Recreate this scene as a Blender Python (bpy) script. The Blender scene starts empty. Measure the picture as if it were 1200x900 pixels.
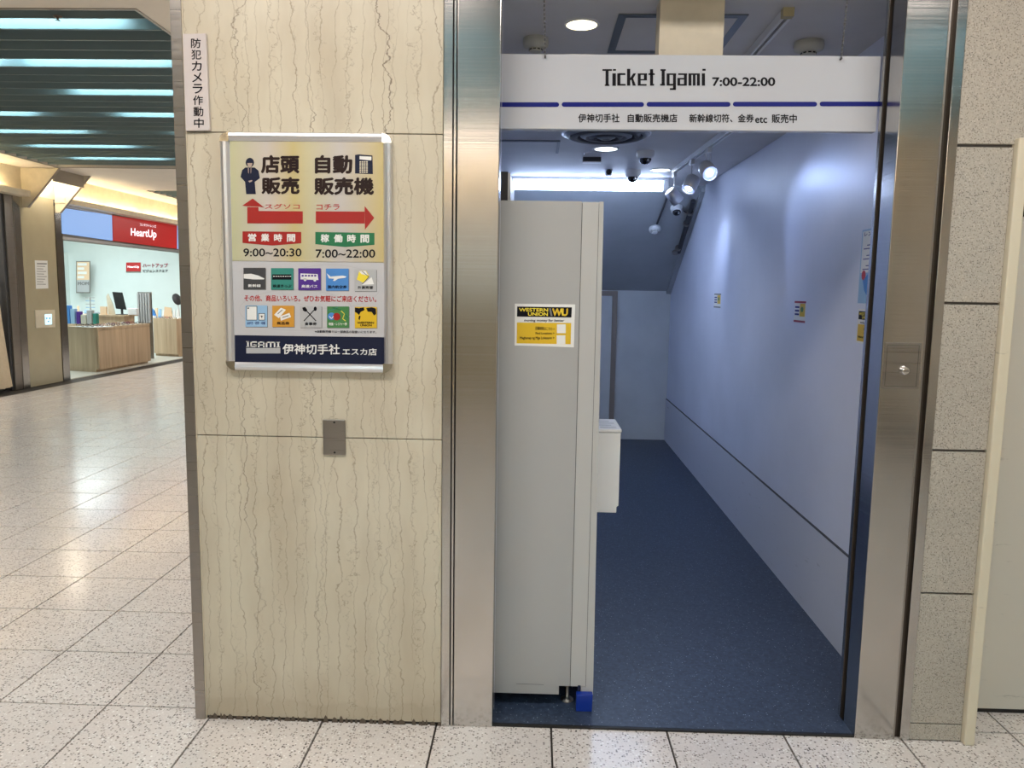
import bpy, bmesh, math, random
from mathutils import Vector, Matrix
random.seed(7)
SC = bpy.context.scene
COL = SC.collection
PI = math.pi

# ------------------------------------------------------------------ camera
YAW, PITCH, ROLL, FPX, CAMH, CAMY = -.0289, .1195, .0150, 902.0, 1.504, -2.51
_cy, _sy, _cp, _sp = math.cos(YAW), math.sin(YAW), math.cos(PITCH), math.sin(PITCH)
FWD = Vector((_sy*_cp, _cy*_cp, -_sp)); _r = Vector((_cy, -_sy, 0)); _u = _r.cross(FWD)
RGT = math.cos(ROLL)*_r + math.sin(ROLL)*_u
UPV = -math.sin(ROLL)*_r + math.cos(ROLL)*_u
CAM = Vector((0, CAMY, CAMH))
cam = bpy.data.cameras.new('camera'); cam.sensor_width = 36; cam.lens = FPX/1200*36
cam.clip_start = .05; cam.clip_end = 100
camo = bpy.data.objects.new('camera', cam); COL.objects.link(camo)
camo.matrix_world = Matrix.Translation(CAM) @ Matrix((RGT, UPV, -FWD)).transposed().to_4x4()
SC.camera = camo

# ------------------------------------------------------------------ world, exposure, large lights
w = bpy.data.worlds.new('world'); SC.world = w; w.use_nodes = True
w.node_tree.nodes['Background'].inputs[0].default_value = (.8, .85, .9, 1)
w.node_tree.nodes['Background'].inputs[1].default_value = .15
SC.view_settings.view_transform = 'Standard'
SC.view_settings.look = 'None'
SC.view_settings.exposure = 0.0
SC.view_settings.gamma = 1.0
SC.view_settings.use_curve_mapping = False

def area(name, loc, size, energy, col, rot=(0, 0, 0)):
    l = bpy.data.lights.new(name, 'AREA'); l.shape = 'RECTANGLE'; l.size, l.size_y = size
    l.energy = energy; l.color = col
    o = bpy.data.objects.new(name, l); COL.objects.link(o); o.location = loc; o.rotation_euler = rot
    return o
HALL = (1, .925, .865)
area('unseen_hall_light', (-1.0, -1.3, 3.1), (1.4, .5), 41, HALL)  # unseen, without a fixture: stands in for the hall's overall lighting
area('unseen_hall_light', (1.3, -1.3, 3.1), (1.4, .5), 33, HALL)
area('unseen_hall_light', (-3.6, .6, 3.1), (1.4, .5), 36, HALL)
area('unseen_hall_light', (-1.8, 3.2, 3.1), (.6, 1.4), 34, HALL)  # unseen fills behind the pillar, added to brighten hall floor and ceiling
area('unseen_hall_light', (-1.8, 6.8, 3.1), (.6, 1.4), 40, HALL)
area('unseen_hall_light', (0, -6.0, 3.1), (5, .5), 62, HALL)  # unseen fill, added to brighten the wall that the posts reflect
area('unseen_hall_light', (-3.6, 10.2, 3.1), (3, .6), 62, HALL)  # unseen fill, added to lift the darker far hall
area('unseen_hall_light', (-5.6, 13.5, 3.1), (1.5, 1.5), 55, HALL)
area('unseen_shop_light', (-9.4, 12.3, 2.9), (2.6, 3.4), 185, (.86, .98, 1))

area('unseen_shop_light', (-8.5, 6.3, 2.7), (1.2, 2.5), 60, (1, .94, .84))  # unseen fill, added to brighten the dark boutique

# ------------------------------------------------------------------ plane helpers
def ray(px, py): return FWD + RGT*((px-600)/FPX) - UPV*((py-450)/FPX)
def hit(px, py, p, n):
    d = ray(px, py); t = (Vector(p)-CAM).dot(n)/d.dot(n); return CAM + d*t
def onY(Y, eps=.0004):
    return lambda a, b, L=0: hit(a, b, (0, Y, 0), Vector((0, -1, 0))) + Vector((0, -eps*L, 0))
def onX(X, s=1, eps=.0006):
    return lambda a, b, L=0: hit(a, b, (X, 0, 0), Vector((s, 0, 0))) + Vector((s*eps*L, 0, 0))
WN = Vector((-1, .009, 0)).normalized()          # normal of the passage's right wall
def wallx(y): return 1.312 + .009*y
def onwall(a, b, L=0): return hit(a, b, (wallx(0), 0, 0), WN) + WN*(.0008 + .0006*L)

# ------------------------------------------------------------------ materials
def mat(name, col=(.8, .8, .8), rough=.5, metal=0, spec=.5, emit=None, es=0, coat=0):
    m = bpy.data.materials.new(name); m.use_nodes = True
    b = m.node_tree.nodes['Principled BSDF']
    b.inputs['Base Color'].default_value = (*col, 1)
    b.inputs['Roughness'].default_value = rough
    b.inputs['Metallic'].default_value = metal
    b.inputs['Specular IOR Level'].default_value = spec
    b.inputs['Coat Weight'].default_value = coat
    if emit:
        b.inputs['Emission Color'].default_value = (*emit, 1); b.inputs['Emission Strength'].default_value = es
    return m
class NT:
    def __init__(s, m): s.m = m; s.t = m.node_tree; s.b = s.t.nodes['Principled BSDF']
    def n(s, typ, **k):
        x = s.t.nodes.new(typ)
        for a, v in k.items():
            if a in ('ins',):
                for i, q in v.items(): x.inputs[i].default_value = q
            else: setattr(x, a, v)
        return x
    def l(s, a, b): s.t.links.new(a, b)
    def pos(s, sc=(1, 1, 1), loc=(0, 0, 0)):
        g = s.n('ShaderNodeNewGeometry'); mp = s.n('ShaderNodeMapping')
        mp.inputs['Scale'].default_value = sc; mp.inputs['Location'].default_value = loc
        s.l(g.outputs['Position'], mp.inputs[0]); return mp.outputs[0]
    def noise(s, v, scale, detail=4, rough=.55):
        x = s.n('ShaderNodeTexNoise'); x.inputs['Scale'].default_value = scale
        x.inputs['Detail'].default_value = detail; x.inputs['Roughness'].default_value = rough
        s.l(v, x.inputs['Vector']); return x
    def ramp(s, fac, stops, interp='LINEAR'):
        r = s.n('ShaderNodeValToRGB'); e = r.color_ramp.elements; r.color_ramp.interpolation = interp
        while len(e) < len(stops): e.new(.5)
        for i, (p, c) in enumerate(stops):
            e[i].position = p; e[i].color = (*c, 1) if len(c) == 3 else c
        s.l(fac, r.inputs[0]); return r.outputs[0]
    def mix(s, fac, a, b, mode='MIX'):
        x = s.n('ShaderNodeMix', data_type='RGBA', blend_type=mode)
        for i, v in ((0, fac), (6, a), (7, b)):
            if isinstance(v, (int, float)): x.inputs[i].default_value = v
            elif isinstance(v, tuple): x.inputs[i].default_value = (*v, 1)
            else: s.l(v, x.inputs[i])
        return x.outputs[2]
    def bump(s, h, strength=.2, dist=.001):
        x = s.n('ShaderNodeBump'); x.inputs['Strength'].default_value = strength; x.inputs['Distance'].default_value = dist
        s.l(h, x.inputs['Height']); s.l(x.outputs[0], s.b.inputs['Normal'])
G = lambda v: (v, v, v)

def m_marble():
    m = mat('marble', rough=.32); t = NT(m)
    p = t.pos((1, 1, 1)); n1 = t.noise(p, 1.6, 5); n2 = t.noise(p, 9, 6)
    base = t.ramp(n1.outputs[0], [(.3, (.575, .52, .40)), (.7, (.655, .605, .485))])
    cloud = t.noise(t.pos((5, 5, 1.6)), 1.3, 5)
    base = t.mix(t.ramp(cloud.outputs[0], [(.42, G(0)), (.70, G(.65))]), base, (.47, .405, .30))
    def stripes(freq, lowamp, jag, width, seed, jz, jx=9, ls=1.6):
        g = t.n('ShaderNodeNewGeometry'); sx = t.n('ShaderNodeSeparateXYZ'); t.l(g.outputs['Position'], sx.inputs[0])
        lo = t.noise(t.pos((2.2, 1, .9), (seed, 0, seed)), 1.6, 3); hi = t.noise(t.pos((jx, 1, jz), (seed, 3, 0)), 1.6, 6, .62)
        m1 = t.n('ShaderNodeMath', operation='MULTIPLY_ADD'); t.l(sx.outputs[0], m1.inputs[0]); m1.inputs[1].default_value = freq; m1.inputs[2].default_value = seed
        m2 = t.n('ShaderNodeMath', operation='MULTIPLY_ADD'); t.l(lo.outputs[0], m2.inputs[0]); m2.inputs[1].default_value = lowamp; t.l(m1.outputs[0], m2.inputs[2])
        m3 = t.n('ShaderNodeMath', operation='MULTIPLY_ADD'); t.l(hi.outputs[0], m3.inputs[0]); m3.inputs[1].default_value = jag; t.l(m2.outputs[0], m3.inputs[2])
        pp = t.n('ShaderNodeMath', operation='PINGPONG'); t.l(m3.outputs[0], pp.inputs[0]); pp.inputs[1].default_value = .5
        return t.ramp(pp.outputs[0], [(0, G(1)), (width, G(0))])
    v1 = stripes(24, 3.6, 1.0, .05, 2.3, 12, 11)
    mk = t.noise(t.pos((9, 9, 2.2), (5, 0, 2)), 1.3, 3)
    f1 = t.mix(1.0, v1, t.ramp(mk.outputs[0], [(.36, G(.22)), (.60, G(.85))]), 'MULTIPLY')
    c = t.mix(f1, base, (.26, .205, .135))
    v3 = stripes(13, 2.4, 1.4, .024, 6.1, 20, 13)
    f3 = t.mix(1.0, v3, t.ramp(mk.outputs[0], [(.40, G(.8)), (.60, G(.15))]), 'MULTIPLY')
    c = t.mix(f3, c, (.23, .18, .12))
    v2 = stripes(4.3, .7, .42, .0115, 8.55, 9, 3)
    mk2 = t.noise(t.pos((3, 3, .8), (9, 0, 4)), 1.0, 2)
    f2 = t.mix(1.0, v2, t.ramp(mk2.outputs[0], [(.40, G(.35)), (.56, G(1))]), 'MULTIPLY')
    c = t.mix(f2, c, (.13, .09, .06))
    sp = t.noise(t.pos((60, 60, 60)), 1, 2); c = t.mix(t.ramp(sp.outputs[0], [(.72, G(0)), (.78, G(.6))]), c, (.25, .17, .10))
    # grime near the ground
    g = t.n('ShaderNodeNewGeometry'); s_ = t.n('ShaderNodeSeparateXYZ'); t.l(g.outputs['Position'], s_.inputs[0])
    add = t.n('ShaderNodeMath', operation='MULTIPLY_ADD'); t.l(n2.outputs[0], add.inputs[0]); add.inputs[1].default_value = -.13; t.l(s_.outputs[2], add.inputs[2])
    c = t.mix(t.ramp(add.outputs[0], [(0, G(.38)), (.015, G(.22)), (.15, G(0))]), c, (.30, .23, .15))
    t.l(c, t.b.inputs['Base Color'])
    t.bump(t.mix(.5, v1, v2), .25, -.0006)
    return m
def m_terrazzo(name, base, chips, dark, scale, rough, vary=.0, dirt=0.):
    m = mat(name, rough=rough); t = NT(m); p = t.pos()
    v = t.n('ShaderNodeTexVoronoi'); v.inputs['Scale'].default_value = scale; t.l(p, v.inputs['Vector'])
    v.inputs['Randomness'].default_value = 1
    r = t.n('ShaderNodeSeparateColor'); t.l(v.outputs['Color'], r.inputs[0])
    chip = t.ramp(r.outputs[0], [(0, G(0)), (.55, chips[0]), (.68, chips[1]), (.78, chips[2]), (.90, dark)], 'CONSTANT')
    isch = t.ramp(r.outputs[0], [(0, G(0)), (.55, G(1))], 'CONSTANT')
    near = t.ramp(v.outputs['Distance'], [(.40, G(1)), (.5, G(0))])
    f = t.mix(1., isch, near, 'MULTIPLY')
    n = t.noise(p, 140, 2); bs = t.mix(t.ramp(n.outputs[0], [(.35, G(.4)), (.6, G(0))]), base, tuple(x*.72 for x in base))
    c = t.mix(f, bs, chip)
    n3 = t.noise(p, 2.2, 5)
    if dirt: c = t.mix(t.ramp(n3.outputs[0], [(.45, G(0)), (.7, G(dirt))]), c, tuple(x*.62 for x in base))
    if vary:
        oi = t.n('ShaderNodeObjectInfo'); c = t.mix(t.ramp(oi.outputs['Random'], [(0, G(vary)), (1, G(0))]), c, tuple(x*.78 for x in base))
    t.l(c, t.b.inputs['Base Color'])
    rr = t.ramp(n3.outputs[0], [(.3, G(rough*.8)), (.7, G(rough*1.3))]); t.l(rr, t.b.inputs['Roughness'])
    return m
def m_steel(name, col=(.53, .515, .495), rough=.2, horiz=True):
    m = mat(name, col, rough, 1); t = NT(m)
    n = t.noise(t.pos((1.2, 1.2, 260) if horiz else (260, 260, 1.2)), 1.0, 3)
    t.l(t.ramp(n.outputs[0], [(.3, G(rough*.75)), (.7, G(rough*1.25))]), t.b.inputs['Roughness'])
    n2 = t.noise(t.pos((3, 3, 2)), 1.6, 4)
    t.l(t.mix(t.ramp(n2.outputs[0], [(.4, G(0)), (.75, G(.4))]), col, tuple(c*.72 for c in col)), t.b.inputs['Base Color'])
    t.bump(n.outputs[0], .03, .0003)
    return m
def m_paint(name, col, rough=.6, amt=.12, scale=3., bump=.05):
    m = mat(name, col, rough); t = NT(m); n = t.noise(t.pos(), scale, 5)
    t.l(t.mix(t.ramp(n.outputs[0], [(.35, G(0)), (.75, G(1))]), col, tuple(c*(1-amt) for c in col)), t.b.inputs['Base Color'])
    n2 = t.noise(t.pos(), 180, 2); t.bump(n2.outputs[0], bump, .001)
    return m
def m_wood():
    m = mat('pale_wood', (.48, .34, .21), .45); t = NT(m); n = t.noise(t.pos((14, 14, .8)), 1, 4)
    t.l(t.ramp(n.outputs[0], [(.3, (.42, .30, .19)), (.7, (.60, .46, .31))]), t.b.inputs['Base Color']); return m
def m_vinyl():
    m = mat('navy_vinyl', (.03, .045, .09), .42); t = NT(m); p = t.pos()
    v = t.n('ShaderNodeTexVoronoi'); v.inputs['Scale'].default_value = 150; t.l(p, v.inputs['Vector'])
    r = t.n('ShaderNodeSeparateColor'); t.l(v.outputs['Color'], r.inputs[0])
    isch = t.ramp(r.outputs[0], [(0, G(0)), (.86, G(.45)), (.95, G(1))], 'CONSTANT')
    near = t.ramp(v.outputs['Distance'], [(.22, G(1)), (.34, G(0))])
    n = t.noise(p, 70, 3)
    b = t.ramp(n.outputs[0], [(.35, (.020, .032, .062)), (.65, (.040, .060, .105))])
    t.l(t.mix(t.mix(1., isch, near, 'MULTIPLY'), b, (.34, .40, .48)), t.b.inputs['Base Color']); return m
def m_scuffed(name, col):
    m = mat(name, col, .5); t = NT(m)
    n = t.noise(t.pos((6, 6, 34)), 1, 5, .7); n2 = t.noise(t.pos(), 3, 3)
    f = t.mix(1., t.ramp(n.outputs[0], [(.62, G(0)), (.70, G(.8))]), t.ramp(n2.outputs[0], [(.45, G(0)), (.6, G(1))]), 'MULTIPLY')
    t.l(t.mix(f, col, tuple(c*.45 for c in col)), t.b.inputs['Base Color']); return m

M = {}
M['marble'] = m_marble()
M['tile'] = m_terrazzo('terrazzo_tile', (.76, .705, .67), [(.36, .31, .275), (.90, .88, .85), (.24, .21, .19)], (.10, .085, .08), 125, .17, .22, .28)
M['granite'] = m_terrazzo('granite_wash', (.46, .425, .365), [(.27, .235, .195), (.58, .54, .47), (.22, .20, .17)], (.10, .09, .08), 270, .6, .0, .30)
M['grout'] = m_paint('grout', (.05, .042, .035), .9)
M['joint'] = m_paint('dark_joint', (.17, .155, .15), .9)
M['steel'] = m_steel('brushed_steel', rough=.17)
M['steel_dull'] = m_steel('dull_steel', (.36, .335, .31), .34)
M['chrome'] = mat('chrome', (.8, .8, .8), .12, 1)
M['alu'] = mat('aluminium', (.78, .78, .80), .33, .85)
M['black'] = mat('black', (.01, .01, .01), .5)
M['dark'] = mat('dark_grey', (.05, .05, .055), .5)
M['bronze'] = mat('dark_bronze', (.10, .08, .065), .4, .7)
M['wall'] = m_paint('room_wall_paint', (.74, .775, .90), .42, .10, 1.6, .08)
M['dado'] = m_scuffed('dado_panel', (.62, .64, .72))
M['backwall'] = m_paint('back_wall_paint', (.62, .65, .66), .6)
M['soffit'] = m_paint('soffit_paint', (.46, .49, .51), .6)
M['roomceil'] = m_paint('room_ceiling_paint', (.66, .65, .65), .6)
M['cream'] = m_paint('cream_paint', (.70, .63, .49), .45, .15, 9)
M['chipped'] = m_scuffed('chipped_cream_paint', (.68, .62, .48))
M['hallceil'] = m_paint('hall_ceiling_paint', (.74, .68, .60), .7, .08)
M['greydoor'] = m_scuffed('grey_door_paint', (.60, .57, .50))
M['vinyl'] = m_vinyl()
M['machine'] = m_paint('machine_grey', (.395, .40, .40), .38, .06, 2, .02)
M['machine_light'] = m_paint('machine_light_grey', (.475, .48, .475), .38, .05, 2, .02)
M['white'] = mat('white_plastic', (.78, .79, .80), .35)
M['offwhite'] = mat('aged_white_plastic', (.55, .54, .47), .45)
M['sign'] = mat('sign_board', (.56, .585, .64), .14)
M['paper'] = mat('paper_white', (.80, .80, .78), .5)
M['navyink'] = mat('navy_ink', (.008, .014, .19), .4, spec=.2)
M['ink'] = mat('black_ink', (.006, .006, .010), .5, spec=.15)
M['brownink'] = mat('brown_ink', (.022, .010, .009), .4, spec=.25)
M['red'] = mat('red_ink', (.36, .016, .014), .35)
M['redtext'] = mat('red_text_ink', (.45, .02, .025), .35)
M['green'] = mat('green_ink', (.015, .17, .07), .35)
M['gold'] = mat('yellow_ink', (.72, .47, .02), .35)
M['brightyellow'] = mat('bright_yellow_ink', (.85, .68, .05), .35)
M['greyink'] = mat('grey_ink', (.18, .18, .18), .4)
M['navy'] = mat('navy_panel', (.010, .014, .040), .35, spec=.3)
M['teal'] = mat('teal_ink', (.035, .24, .20), .35)
M['purple'] = mat('purple_ink', (.08, .025, .27), .35)
M['blueink'] = mat('blue_ink', (.07, .25, .62), .35)
M['lightblue'] = mat('light_blue_ink', (.30, .50, .72), .35)
M['silver'] = mat('silver_ink', (.45, .46, .47), .35)
M['orange'] = mat('orange_ink', (.62, .30, .04), .35)
M['leaf'] = mat('leaf_green_ink', (.06, .22, .07), .35)
M['darkred'] = mat('crimson_ink', (.35, .01, .05), .4)
M['bluefoot'] = mat('blue_plastic', (.002, .03, .30), .3)
M['slat'] = mat('louver_slat', (.22, .29, .30), .42)
M['plenum'] = mat('plenum_dark', (.03, .04, .045), .8)
M['wood'] = m_wood()
M['shopwall'] = m_paint('shop_wall', (.70, .78, .77), .6, .04)
M['shopfloor'] = mat('shop_floor', (.66, .66, .60), .3)
M['panel'] = m_paint('column_panel', (.44, .39, .27), .16, .12, 2, 0)
M['cloth'] = m_paint('beige_cloth', (.66, .54, .38), .85, .1, 30)
M['garmentwall'] = m_paint('boutique_wall', (.62, .58, .50), .6)
M['glass'] = mat('glass', (.9, .95, .95), .05); M['glass'].node_tree.nodes['Principled BSDF'].inputs['Transmission Weight'].default_value = .9
M['domeglass'] = mat('smoked_dome', (.006, .007, .01), .08)
M['cardboard'] = mat('peach_card', (.80, .58, .38), .6)
def emat(n, c, s, b=(.5, .5, .5)): return mat(n, b, .4, emit=c, es=s)
M['tube'] = emat('cool_tube_light', (.54, .68, 1), 17)
M['hanglamp'] = emat('louver_tube_light', (.58, .90, 1), 30)
M['covetube'] = emat('warm_cove_light', (1, .82, .52), 48)
M['warmlamp'] = emat('warm_downlight', (1, .84, .50), 5)
M['coollamp'] = emat('cool_downlight', (.85, .93, 1), 6)
M['spotglow'] = emat('spot_lamp', (.55, .68, 1), 30)
M['spotring'] = emat('spot_ring', (.30, .42, 1), 1.1)
M['skysign'] = emat('lit_blue_sign', (.30, .50, .93), .75, (.10, .18, .35))
M['redsign'] = emat('lit_red_sign', (.50, .020, .020), .40, (.35, .015, .015))
M['whitesign'] = emat('lit_white_lettering', (.95, .93, 1), 1.1)
M['lcd'] = emat('lit_display', (.45, .85, 1), 1.4)

# ------------------------------------------------------------------ mesh builder
ORG = {}
class MB:
    def __init__(s): s.v = []; s.f = []; s.sm = []
    def add(s, vs, fs, smooth=False):
        o = len(s.v); s.v += [Vector(a) for a in vs]; s.f += [tuple(i+o for i in f) for f in fs]; s.sm += [smooth]*len(fs); return s
    def box(s, x0, x1, y0, y1, z0, z1):
        x0, x1 = min(x0, x1), max(x0, x1); y0, y1 = min(y0, y1), max(y0, y1); z0, z1 = min(z0, z1), max(z0, z1)
        return s.add([(x0, y0, z0), (x1, y0, z0), (x1, y1, z0), (x0, y1, z0), (x0, y0, z1), (x1, y0, z1), (x1, y1, z1), (x0, y1, z1)],
                     [(0, 3, 2, 1), (4, 5, 6, 7), (0, 1, 5, 4), (1, 2, 6, 5), (2, 3, 7, 6), (3, 0, 4, 7)])
    def hexa(s, p):   # 8 points: bottom 4 ccw, top 4 ccw
        return s.add(p, [(0, 3, 2, 1), (4, 5, 6, 7), (0, 1, 5, 4), (1, 2, 6, 5), (2, 3, 7, 6), (3, 0, 4, 7)])
    def prism(s, pts, d):   # polygon (3d pts) extruded by vector d
        d = Vector(d); n = len(pts); a = [Vector(p) for p in pts]
        return s.add(a+[p+d for p in a], [tuple(range(n))[::-1], tuple(range(n, 2*n))]+[(i, (i+1) % n, (i+1) % n+n, i+n) for i in range(n)])
    def lathe(s, c, prof, axis=(0, 0, 1), n=24, caps=True):  # prof [(r, h)]
        ax = Vector(axis).normalized(); a = ax.orthogonal().normalized(); b = ax.cross(a); c = Vector(c)
        vs = []; fs = []
        for r, h in prof:
            for i in range(n):
                t = 2*PI*i/n; vs.append(c+ax*h+(a*math.cos(t)+b*math.sin(t))*r)
        for k in range(len(prof)-1):
            for i in range(n):
                j = (i+1) % n; fs.append((k*n+i, k*n+j, (k+1)*n+j, (k+1)*n+i))
        s.add(vs, fs, True)
        if caps:
            s.add(vs[:n], [tuple(range(n))[::-1]]); s.add(vs[-n:], [tuple(range(n))])
        return s
    def cyl(s, a, b, r, n=12):
        a = Vector(a); b = Vector(b); return s.lathe(a, [(r, 0), (r, (b-a).length)], b-a, n)
    def tube(s, pts, r, n=6):
        for a, b in zip(pts, pts[1:]): s.cyl(a, b, r, n)
        return s
    def build(s, name, m, parent=None, bevel=0, org=None):
        if parent is not None: o3 = ORG[parent.name]
        elif org is not None: o3 = Vector(org)
        else:
            xs = [v.x for v in s.v]; ys = [v.y for v in s.v]; zs = [v.z for v in s.v]
            o3 = Vector(((min(xs)+max(xs))/2, (min(ys)+max(ys))/2, min(zs)))
        me = bpy.data.meshes.new(name); me.from_pydata([v-o3 for v in s.v], [], s.f)
        me.polygons.foreach_set('use_smooth', s.sm); me.materials.append(m if not isinstance(m, str) else M[m])
        me.update()
        bm = bmesh.new(); bm.from_mesh(me); bmesh.ops.recalc_face_normals(bm, faces=bm.faces); bm.to_mesh(me); bm.free()
        o = bpy.data.objects.new(name, me); COL.objects.link(o)
        if parent is not None: o.parent = parent
        else: o.location = o3
        ORG[o.name] = o3
        if bevel:
            bv = o.modifiers.new('bevel', 'BEVEL'); bv.width = bevel; bv.segments = 2; bv.limit_method = 'ANGLE'; bv.angle_limit = .6
        return o
def B(*a): return MB().box(*a)
def tag(o, label, cat, group=None):
    o['label'] = label; o['category'] = cat
    if group: o['group'] = group
    return o
def thing(name, loc, label, cat, group=None):
    o = bpy.data.objects.new(name, None); COL.objects.link(o); o.location = loc; o.empty_display_size = .1
    ORG[o.name] = Vector(loc); return tag(o, label, cat, group)
def struct(o, label=None, cat=None):
    o['kind'] = 'structure'
    if label: o['label'] = label
    if cat: o['category'] = cat
    return o
def sroot(name, loc=(0, 0, 0)):
    o = bpy.data.objects.new(name, None); COL.objects.link(o); o.location = loc; ORG[o.name] = Vector(loc); o['kind'] = 'structure'; return o

# flat print on a surface: to3(a, b, layer) maps sheet coordinates to space
_txt = {}
def textmesh(s, bold):
    k = (s, bold)
    if k not in _txt:
        c = bpy.data.curves.new('lettering', 'FONT'); c.body = s; c.resolution_u = 3
        o = bpy.data.objects.new('lettering', c); COL.objects.link(o)
        bpy.context.view_layer.update()
        me = bpy.data.meshes.new_from_object(o.evaluated_get(bpy.context.evaluated_depsgraph_get()))
        v0 = [v.co.copy() for v in me.vertices]; f0 = [tuple(p.vertices) for p in me.polygons]
        bpy.data.objects.remove(o); bpy.data.curves.remove(c); bpy.data.meshes.remove(me)
        vs = []; fs = []
        # heavier weight: the outline struck several times, shifted by the stroke gain
        offs = [(0, 0)] if not bold else [(0, 0), (bold, 0), (-bold, 0), (0, bold), (0, -bold), (bold*.7, bold*.7), (-bold*.7, -bold*.7)]
        for i, (dx, dy) in enumerate(offs):
            n = len(vs); vs += [(v.x+dx, v.y+dy, i*.06) for v in v0]; fs += [tuple(q+n for q in f) for f in f0]
        xs = [v[0] for v in vs]; ys = [v[1] for v in vs]; x0, x1, y0, y1 = min(xs), max(xs), min(ys), max(ys)
        _txt[k] = ([((x-x0)/(x1-x0), (y-y0)/(y1-y0), z) for x, y, z in vs], fs)
    return _txt[k]
class Sheet:
    def __init__(s, to3, parent): s.to3 = to3; s.p = parent
    def poly(s, polys, m, L=1, name='printed_shape', parent=None):
        mb = MB()
        for pts in polys: mb.add([s.to3(a, b, L) for a, b in pts], [tuple(range(len(pts)))])
        return mb.build(name, m, parent or s.p)
    def rect(s, rs, m, L=1, name='printed_panel', parent=None):
        if not isinstance(rs, list): rs = [rs]
        return s.poly([[(x0, y0), (x1, y0), (x1, y1), (x0, y1)] for x0, y0, x1, y1 in rs], m, L, name, parent)
    def text(s, t, x0, y0, x1, y1, m, L=2, bold=0, name='lettering', shear=0, slope=0, parent=None):
        vs, fs = textmesh(t, bold); h = y1-y0
        mb = MB().add([s.to3(x0+(x1-x0)*a+shear*h*b, y1-h*b+slope*(x1-x0)*a, L+q) for a, b, q in vs], fs)
        return mb.build(name, m, parent or s.p)
    def line(s, pts, wd, m, L=1, name='printed_line', parent=None):
        ps = []
        for (a, b), (c, d) in zip(pts, pts[1:]):
            l = math.hypot(c-a, d-b); nx, ny = -(d-b)/l*wd/2, (c-a)/l*wd/2
            ps.append([(a+nx, b+ny), (c+nx, d+ny), (c-nx, d-ny), (a-nx, b-ny)])
        return s.poly(ps, m, L, name, parent)
def circ(cx, cy, r, n=16, ry=None): return [(cx+r*math.cos(2*PI*i/n), cy+(ry or r)*math.sin(2*PI*i/n)) for i in range(n)]

# ================================================================== SETTING
HC = 3.16          # hall ceiling
# ---- floor of terrazzo tiles
X0, Y0, T = -1.119, .065, .4
floor = struct(B(-13, 4.2, -7.2, 22, -.06, -.011).build('floor', 'grout'))
def pj(p):
    d = Vector(p)-CAM; z = d.dot(FWD); return (600+FPX*d.dot(RGT)/z, 450-FPX*d.dot(UPV)/z) if z > .1 else None
tiles = []
for i in range(-20, 14):
    for r in range(-18, 55):
        x0, y0 = X0+T*i, Y0+T*r
        x1, y1 = x0+T, y0+T
        if x0 < -7.36-.05: continue
        if r >= 0 and not (x1 < -1.10 or (x0 > 1.0 and r == 0)): continue
        if x0 > 1.0 and r > 0: continue
        if x1 > 4: continue
        q = [pj(p) for p in ((x0, y0, 0), (x1, y0, 0), (x1, y1, 0), (x0, y1, 0))]
        a = 0
        if all(q):
            cx = sum(v[0] for v in q)/4; cyy = sum(v[1] for v in q)/4
            vis = (-60 < cx < 232 and 420 < cyy < 960) or (cyy > 840 and -60 < cx < 1260 and cyy < 940)
            if vis: a = abs(sum(q[k][0]*q[(k+1) % 4][1]-q[(k+1) % 4][0]*q[k][1] for k in range(4)))/2
        tiles.append((a, x0, y0))
tiles.sort(reverse=True)
g = .0034
tb = B(g-T/2, T/2-g, g-T/2, T/2-g, -.0108, 0)
tme = None
rest = MB()
for k, (a, x0, y0) in enumerate(tiles):
    cx, cyy = x0+T/2, y0+T/2
    if a > 60 and k < 290:
        if tme is None:
            o = tb.build('tile', 'tile', floor, .0008); o.parent = floor
            # geometry is local to the floor's origin; shift into tile-centred coordinates
            for v in o.data.vertices: v.co += ORG[floor.name]
            tme = o
        else:
            o = tme.copy(); COL.objects.link(o)
        o.location = Vector((cx, cyy, 0))-ORG[floor.name]
    else: rest.box(cx-T/2+g, cx+T/2-g, cyy-T/2+g, cyy+T/2-g, -.0108, 0)
o = rest.build('tile_field', 'tile', floor); o['kind'] = 'stuff'

# ---- facade left: marble clad pillar
wf = sroot('wall_front', (-.7, .1, 0))
MB().box(-1.150, -.262, .022, .10, 0, HC).build('wall_core', 'joint', wf)
for (z0, z1) in ((.012, 1.0095), (1.0125, 1.9945), (1.9975, 3.0)):
    B(-1.126, -.303, 0, .03, z0, z1).build('marble_panel', 'marble', wf, .0012)
MB().box(-1.126, -.303, .006, .03, 0, .012).build('base_joint', 'grout', wf)
mb = MB(); x_ = -1.12
while x_ < -.31:
    w__ = random.uniform(.006, .03); h__ = random.uniform(.003, .009)*(2.2 if random.random() < .12 else 1)
    mb.prism([(x_, -.0012, 0), (x_+w__, -.0012, 0), (x_+w__*.8, -.0012, .010+h__*.5), (x_+w__*.45, -.0012, .011+h__), (x_+w__*.2, -.0012, .010+h__*.6)], (0, .003, 0)); x_ += w__*random.uniform(.9, 2.0)
o_ = mb.build('chipped_edge', m_paint('grime', (.13, .10, .075), .9), wf); o_['kind'] = 'stuff'
# lintel above the opening
struct(B(-.1235, 1.119, .0, .06, 2.60, HC).build('trim_9', 'steel_dull'))
MB().box(-1.1295, -1.1262, -.001, .03, 0, HC).build('edge_bead', 'cream', wf)
struct(MB().box(-1.164, -1.1295, -.006, .40, 0, HC).build('trim_1', 'steel_dull'))
t_ = struct(MB().box(-.3005, -.2735, -.004, .03, 0, HC).build('trim_2', 'steel'))
MB().box(-.2735, -.2685, .008, .03, 0, HC).build('gap_shadow', 'black', t_)
MB().box(-.2685, -.262, -.003, .03, 0, HC).build('steel_lip', 'steel', t_)
# hall side wall behind the pillar
struct(B(-1.15, -1.05, .40, 22, 0, HC).build('wall_side', 'hallceil'))
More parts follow.
